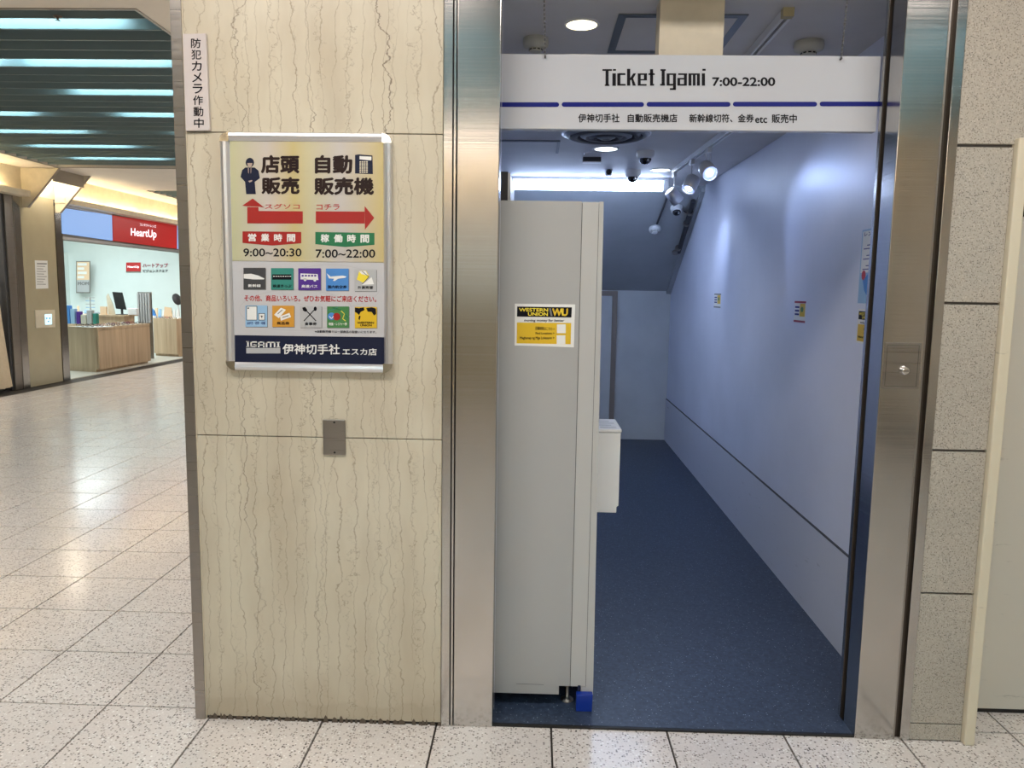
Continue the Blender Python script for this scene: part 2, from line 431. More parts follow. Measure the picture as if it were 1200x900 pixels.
# door posts of the passage
struct(B(-.259, -.1235, 0, .10, 0, HC).build('trim_3', 'steel', bevel=.0025))
p = sroot('trim_4', (1.2, .05, 0))
MB().box(1.119, 1.2495, 0, .094, 0, HC).build('post_face', 'steel', p, .0025)
MB().box(1.2495, 1.256, .003, .04, 0, HC).build('steel_lip', 'steel_dull', p)
MB().box(1.256, 1.271, .02, .04, 0, HC).build('gap_shadow', 'bronze', p)
MB().box(1.256, 1.261, .012, .02, 0, HC).build('gap_shadow', 'black', p)
MB().box(1.271, 1.3015, -.004, .04, 0, HC).build('post_strip', 'steel', p, .002)
MB().box(1.128, 1.25, .094, .121, 0, HC).build('shutter_slot', 'black', p)
MB().box(1.119, 1.25, .121, .145, 0, HC).build('shutter_track', 'bronze', p)
MB().box(1.117, 1.1195, .124, .143, 0, HC).build('track_lip', 'steel', p)
# inlet plate with cylinder lock on the right post
B(1.1255, 1.2425, -.0018, .002, 1.2105, 1.360).build('lock_plate', 'steel_dull', p, .0008)
lp = [o for o in p.children if o.name.startswith('lock_plate')][0]
MB().box(1.133, 1.2345, -.0024, -.0016, 1.218, 1.219).box(1.133, 1.2345, -.0024, -.0016, 1.351, 1.352).box(1.133, 1.134, -.0024, -.0016, 1.218, 1.352).box(1.2335, 1.2345, -.0024, -.0016, 1.218, 1.352).build('engraved_edge', 'dark', lp)
MB().lathe((1.190, -.002, 1.270), [(.0155, 0), (.0155, .004), (.0135, .006), (.0135, .016), (.010, .019)], (0, -1, 0), 28).build('lock_knob', 'chrome', lp)
MB().box(1.182, 1.198, -.0225, -.0205, 1.2688, 1.2712).build('key_slot', 'black', lp)

# ---- facade right: washed granite tiles
wr = sroot('wall_front_right', (1.4, .1, 0))
MB().box(1.3015, 1.478, .012, .35, 0, HC).box(1.478, 4.2, .30, .35, 0, HC).box(1.478, 4.2, .012, .35, 2.02, HC).build('wall_core', 'joint', wr)
for z0, z1 in ((.004, .0605), (.0645, .521), (.528, 1.006), (1.014, 1.484), (1.492, 1.972)):
    B(1.3025, 1.4775, 0, .02, z0, z1).build('stone_tile', 'granite', wr, .0015)
for x0, x1 in ((1.3025, 1.80), (1.804, 2.3), (2.304, 2.8)):
    B(x0, x1, 0, .02, 1.982, 2.46).build('stone_tile', 'granite', wr, .0015)
    B(x0, x1, 0, .02, 2.468, 3.0).build('stone_tile', 'granite', wr, .0015)
MB().lathe((1.578, .0, 2.287), [(.03, 0), (.024, .004), (.0, .004)], (0, -1, 0), 20, False).build('drill_hole', 'black', wr)
# service door at the far right
d2 = sroot('door_2', (1.9, .15, 0))
MB().box(1.478, 1.5125, -.022, .19, 0, 1.998).box(1.5125, 2.45, -.022, .19, 1.968, 1.998).box(2.42, 2.45, -.022, .19, 0, 1.968).build('door_frame', 'chipped', d2, .004)
MB().box(1.5125, 2.42, .19, .23, .02, 1.968).build('door_leaf', 'greydoor', d2)
MB().box(1.545, 2.38, .182, .19, 1.78, 1.93).build('vision_pane', 'domeglass', d2)
MB().box(1.5125, 2.42, .20, .23, 0, .02).build('bottom_gap', 'black', d2)
MB().box(1.553, 1.62, .178, .182, 1.84, 1.868).build('door_notice', 'paper', d2)

# ---- hall shell
ceil = sroot('ceiling', (-3, 5, HC))
LX0, LX1, LY0, LY1 = -6.82, -2.45, 2.30, 8.50
V0, V1 = 11.0, 15.5
h = MB()
h.box(-13, 4.2, -7.2, -5.4, HC, HC+.1); h.box(-13, LX0, -5.4, 22, HC, HC+.1); h.box(3.9, 4.2, -5.4, -1.6, HC, HC+.1)
h.box(LX1, 4.2, -1.6, 22, HC, HC+.1)
h.box(LX0, LX1, -1.6, LY0, HC, HC+.1); h.box(LX0, LX1, LY1, V0, HC, HC+.1); h.box(LX0, LX1, V1, 22, HC, HC+.1)
h.build('ceiling_board', 'hallceil', ceil)
LX1_ = LX1
for (ya, yb) in ((LY0, LY1), (V0, V1), (-5.4, -1.6)):
    LX1 = 3.9 if ya < 0 else LX1_
    MB().box(LX0-.05, LX1+.05, ya-.05, yb+.05, HC+.55, HC+.6).box(LX0-.06, LX0, ya, yb, HC+.1, HC+.56).box(LX1, LX1+.06, ya, yb, HC+.1, HC+.56).box(LX0, LX1, ya-.06, ya, HC+.1, HC+.56).box(LX0, LX1, yb, yb+.06, HC+.1, HC+.56).build('light_well', 'plenum', ceil)
    e = .02
    MB().box(LX0-e, LX0, ya-e, yb+e, HC-.006, HC).box(LX1, LX1+e, ya-e, yb+e, HC-.006, HC).box(LX0, LX1, ya-e, ya, HC-.006, HC).box(LX0, LX1, yb, yb+e, HC-.006, HC).build('opening_trim', 'steel_dull', ceil)
LX1 = LX1_
P_ = .2155
first = None
y = LY0+.165; k = 0
sl = None
while y < LY1-.02:
    if sl is None:
        sl = MB().box(LX0, LX1, -.004, .004, .0, .135).box(LX0, LX1, -.004, .012, 0, .004)
        o = sl.build('louver_slat', 'slat', ceil)
        for v in o.data.vertices: v.co += ORG[ceil.name]
        sl = o
    else: o = sl.copy(); COL.objects.link(o)
    o.location = Vector((0, y, HC+.005))-ORG[ceil.name]
    y += P_; k += 1
for (ya, yb) in ((V0, V1), (-5.4, -1.6)):
    mb = MB(); y = ya+.1; LX1 = 3.9 if ya < 0 else LX1_
    while y < yb: mb.box(LX0, LX1, y-.004, y+.004, HC+.005, HC+.14); y += P_
    o = mb.build('louver_slats', 'slat', ceil); o['kind'] = 'stuff'
LX1 = LX1_
# tubes between the slats
lit = [(2.68, [(-3.9, -2.72)]), (3.542, [(-4.0, -2.80), (-5.3, -4.12)]), (4.404, [(-4.12, -2.95)]), (5.266, [(-4.15, -2.97), (-6.2, -5.03)]),
       (6.128, [(-6.2, -5.03), (-3.95, -2.8)]), (6.99, [(-6.2, -4.95)]), (7.852, [(-6.2, -4.95)])]
n_ = 0
for Y, segs in lit:
    ys = LY0+.165+round((Y-LY0-.165)/P_)*P_   # the slat this row lights
    for a, b in segs:
        o = MB().lathe((a, ys-.10, HC+.085), [(.014, 0), (.014, b-a)], (1, 0, 0), 10).build('fluorescent_tube', 'hanglamp')
        tag(o, 'slim cool white tube hidden between the ceiling louvers', 'lamp', 'tubes above the louvered hall ceiling')
for ya in (-4.6, -3.7, -2.9):
    for xa in (-4.4, -1.6, .3, 2.2):
        o = MB().lathe((xa, ya, HC+.085), [(.014, 0), (.014, 1.3)], (1, 0, 0), 10).build('fluorescent_tube', 'hanglamp')
        tag(o, 'slim cool white tube hidden between the ceiling louvers', 'lamp', 'tubes above the louvered hall ceiling')
# sprinkler head on the near ceiling band
o = MB().lathe((-3.0, 2.42, HC), [(.028, 0), (.022, -.006), (.007, -.008), (.007, -.022), (.014, -.024)], (0, 0, 1), 16).build('sprinkler', 'bronze')
tag(o, 'small dark sprinkler head on the edge of the louvered hall ceiling', 'sprinkler')

struct(B(-13, 4.2, -7.3, -7.2, 0, HC).build('wall_behind', 'hallceil'))
struct(MB().box(-6, 4.2, -7.2, -7.02, 2.745, 2.775).box(-6, 4.2, -7.035, -7.02, 2.775, 2.83).build('trim_10', 'cream'))
for xa in (-4.6, -3.2, -1.8, -.4, 1.0, 2.4):
    tag(MB().lathe((xa, -7.12, 2.80), [(.012, 0), (.012, 1.3)], (1, 0, 0), 8).build('fluorescent_tube', emat('warm_cove_light_behind', (1, .82, .52), 48)), 'warm white tube lying on the cove ledge behind the viewpoint', 'lamp', 'warm tubes on the cove ledge behind the viewpoint')
struct(MB().box(-5, 4.1, -7.2, -7.17, 1.45, 2.3).build('trim_11', 'shopwall'))  # unseen panel, added pale for the steel posts to reflect
struct(MB().box(-5, 4.1, -7.2, -7.16, 0, 1.45).build('trim_12', 'panel'))  # unseen panel, kept brown to darken the lower reflections in the posts
struct(B(4.2, 4.3, -7.2, .35, 0, HC).build('wall_east', 'hallceil'))
struct(B(-13, -1.1, 22, 22.1, 0, HC).build('wall_far', 'hallceil'))

# ---- storefront line at x = -7.4
SX = -7.4
ws = sroot('wall_west', (SX, 9, 0))
MB().box(SX-.1, SX, 7.0-14, 22, 2.80, HC).build('upper_wall', 'cream', ws)       # wall above the ledge
MB().box(SX-.1, SX, -7.2, 3.0, 0, 2.8).build('lower_wall', 'cream', ws)
MB().box(SX-.2, SX-.0, 8.49, 9.285, 0, 2.80).build('column_panel', 'panel', ws)
MB().box(SX-.2, SX-.02, 9.285, 9.48, 0, 2.80).box(SX-.2, SX-.02, 8.13, 8.49, 0, 2.8).build('column_core', 'dark', ws)
MB().box(SX-.02, SX+.006, 9.30, 9.475, 0, 2.70).build('steel_jamb', 'steel', ws)
MB().box(SX-.02, SX+.006, 8.175, 8.33, 0, 2.74).build('steel_jamb', 'steel_dull', ws)
MB().box(SX-.02, SX+.02, 8.33, 8.475, 0, 2.74).build('steel_jamb', 'steel', ws)
for y0, y1 in ((3.0, 8.50), (9.31, 18)):
    tr = struct(MB().box(SX, SX+.17, y0, y1, 2.745, 2.775).box(SX+.155, SX+.17, y0, y1, 2.775, 2.83).build('trim_5', 'cream', bevel=.004))
    yy = y0+.1
    while yy < y1-.3:
        e = min(yy+1.2, y1-.05)
        o = MB().lathe((SX+.08, yy, 2.80), [(.012, 0), (.012, e-yy)], (0, 1, 0), 8).build('fluorescent_tube', 'covetube')
        tag(o, 'warm white tube lying on the cove ledge above the storefronts', 'lamp', 'warm tubes along the cove ledge'); yy += 1.3
# header over the optician's opening
MB().box(SX-.12, SX-.01, 9.48, 18, 2.20, 2.745).build('header', 'steel_dull', ws)
MB().box(SX-.12, SX+.02, 9.48, 18, 2.21, 2.25).build('header_rail', 'alu', ws)
MB().box(SX-.12, SX+.02, 9.48, 10.9, 2.715, 2.742).build('header_rail', 'alu', ws)
# wedge shaped column light: two fins with a cross board
wl = thing('wedge_light', (SX, 8.9, 2.6), 'glowing wedge light between two slanted cream fins at the column top', 'light fixture')
for yf in (8.56, 9.32):
    MB().prism([(SX+.001, yf, 2.60), (SX+.07, yf, 2.60), (SX+.56, yf, HC-.002), (SX+.001, yf, HC-.002)], (0, .035, 0)).build('fin', 'cream', wl, .002)
M['taupe_shade'] = m_paint('taupe_edge_shade', (.34, .30, .25), .6)  # darker taupe puts the shading of the fin edges into the colour
for yf in (8.56, 9.32):
    MB().prism([(SX+.072, yf-.004, 2.597), (SX+.078, yf-.004, 2.597), (SX+.57, yf-.004, HC-.003), (SX+.562, yf-.004, HC-.003)], (0, .043, 0)).build('fin_edge_shade', 'taupe_shade', wl)
MB().box(SX+.44, SX+.47, 8.595, 9.32, 2.98, HC-.002).build('cross_board', 'taupe_shade', wl)
MB().lathe((SX+.14, 8.72, 3.10), [(.03, 0), (.03, .46)], (0, 1, 0), 12).build('lamp', emat('wedge_lamp', (1, .90, .72), 70), wl)

# optician's shop
sh = sroot('wall_shop', (-9, 15, 0))
MB().box(-13, SX-.0, 15.4, 15.5, 0, 3.1).build('end_wall', 'shopwall', sh)
MB().box(-13, -12.9, 8.5, 15.4, 0, 3.1).build('inner_wall', 'shopwall', sh)
MB().box(-13, SX-.2, 8.4, 8.5, 0, 3.1).build('side_wall', 'shopwall', sh)
MB().box(-11.75, -10.95, 15.2, 15.4, 0, 2.25).build('wall_offset', 'shopwall', sh)
struct(B(-13, SX-.12, 8.5, 15.5, 3.0, 3.1).build('ceiling', 'shopwall'))
struct(B(-13, SX-.05, 9.48, 15.4, -.011, .004).build('floor', 'shopfloor'))
struct(B(-13, SX-.05, 3, 8.45, -.011, .002).build('floor', 'dark'))
bt = sroot('wall_boutique', (-9, 5, 0))
MB().box(-9.5, -9.4, 3, 8.45, 0, 2.8).box(-9.5, SX-.05, 2.9, 3, 0, 2.8).build('boutique_wall', 'garmentwall', bt)
MB().box(-9.5, SX-.21, 8.36, 8.4, 0, 2.8).build('boutique_wall', 'garmentwall', bt)
MB().box(-9.5, SX-.1, 3, 8.4, 2.76, 2.8).build('boutique_wall', 'garmentwall', bt)
# lit fascia signs
fx = lambda a, b, L=0: onX(SX+.012)(a, b, L)
def slab(to3, q, th, mat_, name, parent=None, n=Vector((0, -1, 0))):
    pts = [to3(a, b) for a, b in q]; mb = MB().prism(pts, -n*th); return mb.build(name, mat_, parent)
s1 = slab(fx, [(72, 243.5), (131.2, 252.2), (132, 282), (73, 273.5)], .03, 'skysign', 'fascia_sign', None, Vector((1, 0, 0)))
tag(s1, 'pale blue blank lit fascia panel beside the red shop sign', 'sign')
s2 = thing('fascia_sign', onX(SX)(170, 295), 'red lit fascia sign with white lettering above the optician opening', 'sign')
slab(fx, [(132, 252.3), (207.4, 263.5), (207.4, 291.5), (133, 282.2)], .03, 'redsign', 'sign_face', s2, Vector((1, 0, 0)))
S = Sheet(lambda a, b, L=0: fx(a, b, 0)+Vector((.003*L, 0, 0)), s2)
S.text('HeartUp', 153, 267, 183, 279, 'whitesign', 2, .02, slope=.09)
S.text('コンタクトレンズ', 163.5, 261.2, 182.5, 264.4, 'whitesign', 2, .01, slope=.14)
s3 = slab(fx, [(208, 263.5), (230, 266), (230, 294.5), (208, 291.5)], .03, 'skysign', 'fascia_sign', None, Vector((1, 0, 0)))
tag(s3, 'pale blue lit fascia panel at the pillar edge, right of the red sign', 'sign')
# signs on the end wall
EW = 15.395
s4 = thing('wall_sign', onY(EW)(171, 320), 'small red plate and Japanese shop lettering on the pale shop wall', 'sign')
S = Sheet(onY(EW, .004), s4)
S.rect((148, 307.6, 165, 318), 'redsign', 2, 'sign_plate'); S.rect((148, 318, 165, 319.4), 'steel_dull', 2, 'sign_plate')
S.text('HeartUp', 150, 311.3, 163.5, 314.6, 'whitesign', 4, .03)
S.text('ハートアップ', 167.5, 308.5, 197, 313.7, 'darkred', 3, .03)
S.text('ビジョンスクエア', 168, 315.8, 197, 319.3, 'ink', 3, .03)
s5 = thing('wall_poster', onY(15.19)(98, 343), 'tall orange and grey poster on the shop wall left of the lettering', 'poster')
S = Sheet(onY(15.19, .004), s5)
S.rect((89.3, 306, 106, 343.5), 'steel_dull', 1, 'poster_frame'); S.rect((90.3, 307, 105, 328), 'cardboard', 2, 'printed_panel'); S.rect((90.3, 328, 105, 342.3), 'silver', 2)
for i in range(4): S.rect((91.3, 308.3+i*5, 102-(i % 2)*3, 311.3+i*5), 'paper', 3, 'printed_line')
S.text('MOM', 91.5, 330.3, 104.6, 334.2, 'greyink', 3, .03)
s6 = B(-10.9-1.15, -10.9-.95, 15.17, 15.19, 0, 2.0).build('shop_mirror', 'steel_dull'); tag(s6, 'narrow grey mirror strip on the shop wall beside the steel jamb', 'mirror')

# counters
def flr(px, py, z=0): return hit(px, py, (0, 0, z), Vector((0, 0, 1)))
cA = thing('display_counter', flr(116, 436), 'pale wood display counter with angled corner nearest the hall', 'counter')
a0, a1, a2 = flr(82.5, 434.5), flr(117, 436.5), flr(177, 425.5)
TOP = .76
def wallseg(p, q, z0, z1, th, m, nm, par, ins=0):
    d = (q-p).normalized(); n = Vector((-d.y, d.x, 0)); p = p+n*ins; q = q+n*ins
    return MB().prism([Vector((p.x, p.y, z0)), Vector((q.x, q.y, z0)), Vector((q.x, q.y, z1)), Vector((p.x, p.y, z1))], n*th).build(nm, m, par)
def prismz(pts, z0, z1, m, nm, par): return MB().prism([Vector((p.x, p.y, z0)) for p in pts], (0, 0, z1-z0)).build(nm, m, par)
dn = (a2-a1).normalized(); nn = Vector((-dn.y, dn.x, 0))
wallseg(a0, a1, .05, TOP, .02, 'wood', 'front_panel', cA)
am = a1+(a2-a1)*.51
wallseg(a1, am-dn*.004, .05, TOP-.035, .02, 'wood', 'door', cA); wallseg(am+dn*.004, a2, .05, TOP-.035, .02, 'wood', 'door', cA)
wallseg(a1, a2, TOP-.03, TOP, .02, 'wood', 'top_rail', cA)
bkA = [a0+nn*.03, a1+nn*.03, a2+nn*.03, a2+nn*.42, a0+dn*.45]
prismz([a0+nn*.06, a1+nn*.06-dn*.0, a2+nn*.06, a2+nn*.38, a0+dn*.40], 0, .05, 'wood', 'plinth', cA)
prismz(bkA, .05, TOP-.01, 'wood', 'body', cA)
prismz([a0, a1, a2, a2+nn*.44, a0+dn*.5], TOP, TOP+.02, 'wood', 'counter_top', cA)
cB = thing('display_counter', flr(196, 418), 'pale wood counter farther in, partly behind the marble pillar', 'counter')
b0, b1, b2 = flr(181, 417), flr(208, 418.5), flr(222, 417)
wallseg(b0, b1, .06, .80, .02, 'wood', 'front_panel', cB); wallseg(b1, b2, .06, .80, .02, 'wood', 'front_panel', cB)
q = [b0, b1, b2, b2+Vector((-.3, .8, 0)), b0+Vector((-.2, .8, 0))]
prismz([x+Vector((0, .03, 0)) for x in q], .06, .79, 'wood', 'body', cB); prismz([x+Vector((0, .06, 0)) for x in q], 0, .06, 'wood', 'plinth', cB)
prismz(q, .80, .82, 'wood', 'counter_top', cB)
# raised tier behind the first counter
ZT = .93
tr = thing('display_shelf', (-8.7, 11.9, 0), 'raised wooden display tier behind the front counter', 'shelf')
MB().box(-9.6, -8.12, 12.5, 12.9, .004, ZT-.03).build('body', 'wood', tr); MB().box(-9.65, -8.07, 12.44, 12.95, ZT-.03, ZT).build('shelf_top', 'wood', tr)
def onto(px, Y, z): # point over pixel column px at depth Y on height z
    p = hit(px, 400, (0, Y, 0), Vector((0, -1, 0))); return Vector((p.x, Y, z))
# monitor
p = onto(144, 12.62, ZT)
mo = thing('monitor', p, 'black tilted monitor standing on the display tier', 'monitor')
MB().prism([p+Vector((-.11, 0, .12)), p+Vector((.09, 0, .10)), p+Vector((.02, 0, .44)), p+Vector((-.17, 0, .45))], (0, .03, 0)).build('screen', 'black', mo)
MB().box(p.x-.03, p.x+.01, p.y+.03, p.y+.05, ZT+.01, ZT+.2).build('stand', 'dark', mo); MB().box(p.x-.09, p.x+.09, p.y-.06, p.y+.1, ZT, ZT+.012).build('base', 'dark', mo)
# fan shaped leaflet
p = onto(131, 12.6, ZT)
o = MB().prism([p+Vector((-.04, 0, 0)), p+Vector((.10, 0, 0)), p+Vector((.06, 0, .2)), p+Vector((-.03, 0, .42)), p+Vector((-.07, 0, .36))], (0, .01, 0)).build('display_card', 'cream'); tag(o, 'cream curved display card leaning beside the black monitor', 'card')
p = onto(122.5, 12.5, ZT)
o = MB().box(p.x-.06, p.x+.06, p.y, p.y+.05, ZT, ZT+.16).build('display_card', 'cardboard'); tag(o, 'small peach card box standing in front of the monitor', 'card')
# brochure rack
p = onto(170, 13.2, 0)
rk = thing('brochure_rack', (p.x, p.y, 0), 'grey slatted brochure rack standing behind the counter', 'rack')
MB().box(p.x-.14, p.x+.14, p.y+.05, p.y+.08, 0, 1.38).build('back_panel', 'steel_dull', rk)
for i in range(5): MB().box(p.x-.13+i*.054, p.x-.095+i*.054, p.y, p.y+.05, .75, 1.36).build('divider', 'silver', rk)
# white box and blue bottle display on tier
p = onto(158, 12.62, ZT); o = B(p.x-.12, p.x+.06, p.y, p.y+.1, ZT, ZT+.13).build('tissue_box', 'white', bevel=.01); tag(o, 'white box on the display tier in front of the brochure rack', 'box')
p = onto(178, 14.0, 0)
bx = thing('display_stand', (p.x, p.y, .82), 'blue and white display stand at the far counter left end', 'stand')
MB().prism([(p.x-.10, p.y, .82), (p.x+.12, p.y, .82), (p.x+.07, p.y, .98), (p.x, p.y, 1.04), (p.x-.06, p.y, .96)], (0, .05, 0)).build('card', 'blueink', bx)
MB().box(p.x-.10, p.x+.12, p.y-.03, p.y, .82, .87).build('tray', 'white', bx)
# items on counter B
zb = .82
p = onto(199, 14.25, zb); o = MB().prism([p+Vector((-.12, 0, 0)), p+Vector((.08, 0, 0)), p+Vector((.06, 0, .22)), p+Vector((-.09, 0, .24))], (0, .02, 0)).build('display_card', 'cardboard'); tag(o, 'peach display card standing on the far counter', 'card')
p = onto(211, 14.2, zb)
vs = thing('mirror', p, 'dark oval counter mirror on a stand by the marble pillar edge', 'mirror')
MB().lathe(p+Vector((-.05, 0, .40)), [(.02, 0), (.13, .01), (.13, .03), (.02, .04)], (.97, -.28, .35), 16).build('mirror_head', 'dark', vs)
MB().cyl(p+Vector((0, 0, 0)), p+Vector((-.02, 0, .32)), .012, 6).build('stem', 'white', vs); MB().lathe(p, [(.06, 0), (.05, .02)], (0, 0, 1), 14).build('base', 'white', vs)
o = B(-8.05, -7.85, 15.2, 15.3, .004, 2.05).build('hanging_display', 'cardboard'); tag(o, 'colourful narrow display tower at the shop end near the pillar', 'display')
# products at left end
zz = TOP+.02
for i, (px, wd, hh, m_, lb) in enumerate(((80, .10, .34, 'blueink', 'blue box display at the left end of the front counter'),
        (86.5, .08, .28, 'lightblue', 'pale blue carton next to the blue box display'),
        (93, .07, .23, 'purple', 'small purple carton on the front counter'), (99, .10, .17, 'offwhite', 'low off-white carton on the front counter'),
        (106, .09, .26, 'silver', 'silver carton in the middle of the front counter'), (112, .06, .2, 'teal', 'teal carton beside the silver carton'))):
    p = onto(px, 11.75, zz)
    if i in (0, 1): p.z = zz
    o = B(p.x-wd/2, p.x+wd/2, p.y, p.y+.1, zz, zz+hh).build('carton', m_, bevel=.004); tag(o, lb, 'box')
rc = random.Random(3)
for i in range(16):
    far = i >= 9
    y_ = 14.45 if far else 12.78; z_ = .82 if far else ZT
    x_ = onto(184+(i-9)*4.2, y_, 0).x if far else -9.55+i*.165
    if not far and any(abs(x_-onto(q_, 12.65, 0).x) < w__ for q_, w__ in ((144, .2), (131, .15), (158, .18), (108, .13))): continue
    hh = rc.uniform(.08, .2); ww = rc.uniform(.05, .09)
    tag(MB().prism([(x_-ww/2, y_, z_), (x_+ww/2, y_, z_), (x_+ww/2-.01, y_+.03, z_+hh), (x_-ww/2+.01, y_+.03, z_+hh)], (0, .02, 0)).build('price_card', ['white', 'paper', 'cardboard', 'lightblue', 'white', 'redtext', 'silver'][i % 7]), 'small leaning price card in the row at the back of a counter', 'card', 'price cards leaning along the counters')
# spectacles laid out in rows
cols = ['black', 'darkred', 'navy', 'chrome', 'bronze', 'purple']
ge = []
def specs(p, m_, az, lab, grp):
    ca, sa = math.cos(az), math.sin(az); R3 = lambda x, y, z: p+Vector((x*ca-y*sa, x*sa+y*ca, z))
    mb = MB()
    for s in (-1, 1):
        ring = [R3(s*.035+.028*math.cos(t*PI/4), 0, .024+.02*math.sin(t*PI/4)) for t in range(9)]
        mb.tube(ring, .004, 4); mb.tube([R3(s*.063, 0, .03), R3(s*.066, .12, .006)], .003, 4)
    mb.tube([R3(-.008, 0, .028), R3(.008, 0, .028)], .003, 4)
    o = mb.build('spectacles', m_); tag(o, lab, 'glasses', grp)
l_ = a0+(a1-a0)*.6+nn*.15
tray = thing('display_tray', Vector((l_.x, l_.y, zz)), 'flat white tray of spectacles on the front counter', 'tray')
c0 = a1+nn*.08
for r in range(2):
    for i in range(7):
        p = a1+dn*(.50+.17*i)+nn*(.05+.19*r)+Vector((0, 0, TOP+.022))
        p.z = TOP+.0205
        specs(p, cols[(i*2+r) % 6], .5+random.uniform(-.2, .2), 'small pair of spectacles laid out in rows on the front counter', 'spectacles in rows on the front counter')
l0 = a0+(a1-a0)*.35+nn*.05; l1 = a1-dn*.1+nn*.05
nm = Vector(((l1-l0).normalized().y*-1, (l1-l0).normalized().x, 0))
mb = MB().prism([Vector((l0.x, l0.y, zz)), Vector((l1.x, l1.y, zz)), Vector((l1.x, l1.y, zz))+nm*.40, Vector((l0.x, l0.y, zz))+nm*.40], (0, 0, .008)).build('tray_board', 'white', tray)
for r in range(2):
    for i in range(3):
        f = (i+.5)/3; p = l0+(l1-l0)*f+nm*(.03+r*.17); p.z = zz+.0095
        specs(p, cols[(i+r) % 2*2], 0, 'dark spectacles lying on the flat white tray', 'spectacles on the white tray')
for i in range(9):
    p = Vector((-9.45+.155*i, 12.5, ZT))
    if abs(p.x-onto(122.5, 12.5, 0).x) < .14 or abs(p.x-onto(144, 12.62, 0).x) < .2: continue
    specs(p, cols[i % 6], .1, 'pair of spectacles on the raised display tier', 'spectacles on the display tier')
for i in range(2, 7):
    p = b0+(b1-b0)*(i+.5)/7+Vector((0, .04, .82)); specs(p, cols[(i+3) % 6], .1, 'pair of spectacles at the front edge of the far counter', 'spectacles on the far counter')
ft = thing('display_tree', onto(108, 12.7, ZT), 'clear rotating spectacle tree on the tier under the wall poster', 'stand')
q = onto(108, 12.7, ZT)
MB().cyl(q, q+Vector((0, 0, .34)), .012, 8).build('pole', 'chrome', ft); MB().lathe(q, [(.09, 0), (.08, .02)], (0, 0, 1), 16).build('base', 'white', ft)
for k in range(5):
    MB().box(q.x-.09, q.x+.09, q.y-.006, q.y+.006, ZT+.06+k*.065, ZT+.075+k*.065).build('arm', 'lightblue' if k % 2 else 'silver', ft)

# notice and control plate on the column
no = thing('notice', onX(SX)(49, 338), 'white typed notice on the beige column', 'notice')
S = Sheet(onX(SX+.002, 1, .0015), no)
S.poly([[(40.6, 305), (55.5, 305.5), (56.5, 338), (42, 338.5)]], 'paper', 1, 'paper_sheet')
for i in range(9): S.line([(43, 309+i*3), (54.6-(i*37 % 5), 309.2+i*3)], .7 if i else 1.4, 'greyink', 2)
cp = thing('control_plate', onX(SX)(52, 384), 'beige control plate with a small lit display on the column', 'control panel')
MB().prism([onX(SX)(a, b) for a, b in ((40.3, 363.5), (63.5, 363), (64, 383.5), (41.5, 384.5))], (.012, 0, 0)).build('plate', 'cream', cp, .003)
MB().prism([onX(SX+.0125)(a, b) for a, b in ((52.5, 368.5), (60.2, 368), (60.6, 380), (53, 380.5))], (.004, 0, 0)).build('display', 'lcd', cp)
S = Sheet(onX(SX+.017, 1, .001), cp)
S.poly([circ(54.7, 373, 1), circ(58.3, 373, 1), circ(56.8, 376.7, .9)], 'blueink', 1, 'display_mark')

# hanging beige garment at the left edge
gm = thing('skirt', (-7.5, 7.79, .0), 'long beige pleated skirt hanging at the left edge of the picture', 'clothing')
vs = []; fs = []; N = 60
rows = [(1.42, .15), (1.25, .235), (1.0, .25), (.6, .285), (.25, .315), (.07, .335)]
for z, r in rows:
    for i in range(N):
        t = 2*PI*i/N; rr = r*(1+.05*math.cos(t*15)*(1.45-z)); vs.append((-7.5+rr*.6*math.cos(t), 7.79+rr*math.sin(t), z))
for k in range(len(rows)-1):
    for i in range(N): fs.append((k*N+i, k*N+(i+1) % N, (k+1)*N+(i+1) % N, (k+1)*N+i))
MB().add(vs, fs, True).build('pleated_cloth', 'cloth', gm)
MB().tube([(-7.5, 7.62, 1.42), (-7.5, 7.78, 1.47), (-7.5, 7.94, 1.42)], .008, 6).tube([(-7.5, 7.78, 1.47), (-7.5, 7.78, 1.56)], .004, 6).build('hanger', 'black', gm)
ra = thing('clothes_rail', (-7.5, 7.3, 0), 'dark clothes rail behind the beige skirt', 'rack')
MB().cyl((-7.5, 6.6, 1.56), (-7.5, 8.08, 1.56), .012, 8).build('rail', 'dark', ra)
for yy in (6.6, 8.08): MB().cyl((-7.5, yy, 0), (-7.5, yy, 1.56), .012, 8).build('upright', 'dark', ra)

# ================================================================== PASSAGE (room behind the opening)
CR = 2.37; YB = 5.35; CF = 2.50
struct(MB().prism([(-.45, .145, 0), (1.30, .145, 0), (wallx(YB)+.02, YB+.05, 0), (-.45, YB+.05, 0)], (0, 0, .008)).box(-.1235, 1.119, .018, .145, 0, .008).build('floor', 'vinyl'))
struct(MB().box(-.1235, 1.128, .006, .018, 0, .007).build('trim_6', 'black'))
struct(MB().prism([(wallx(.145), .145, 0), (wallx(YB), YB, 0), (wallx(YB)+.06, YB, 0), (wallx(.145)+.06, .145, 0)], (0, 0, 2.6)).build('wall_right', 'wall'))
dp = sroot('baseboard_right', (1.31, 1, 0))
MB().prism([(wallx(.15)-.008, .15, 0.0), (wallx(YB)-.008, YB, 0.0), (wallx(YB), YB, 0.0), (wallx(.15), .15, 0.0)], (0, 0, .434)).build('dado_board', 'dado', dp)
MB().prism([(wallx(.15)-.0085, .15, 0.434), (wallx(YB)-.0085, YB, 0.434), (wallx(YB), YB, 0.434), (wallx(.15), .15, 0.434)], (0, 0, .006)).build('dado_cap', 'dark', dp)
struct(B(1.25, 1.32, .04, .145, 0, HC).build('wall_return', 'wall'))
struct(B(-.5, -.45, .10, YB, 0, 2.6).build('wall_left', 'wall'))
struct(B(-.45, -.1235, .10, .118, 0, 2.6).build('wall_return', 'wall'))
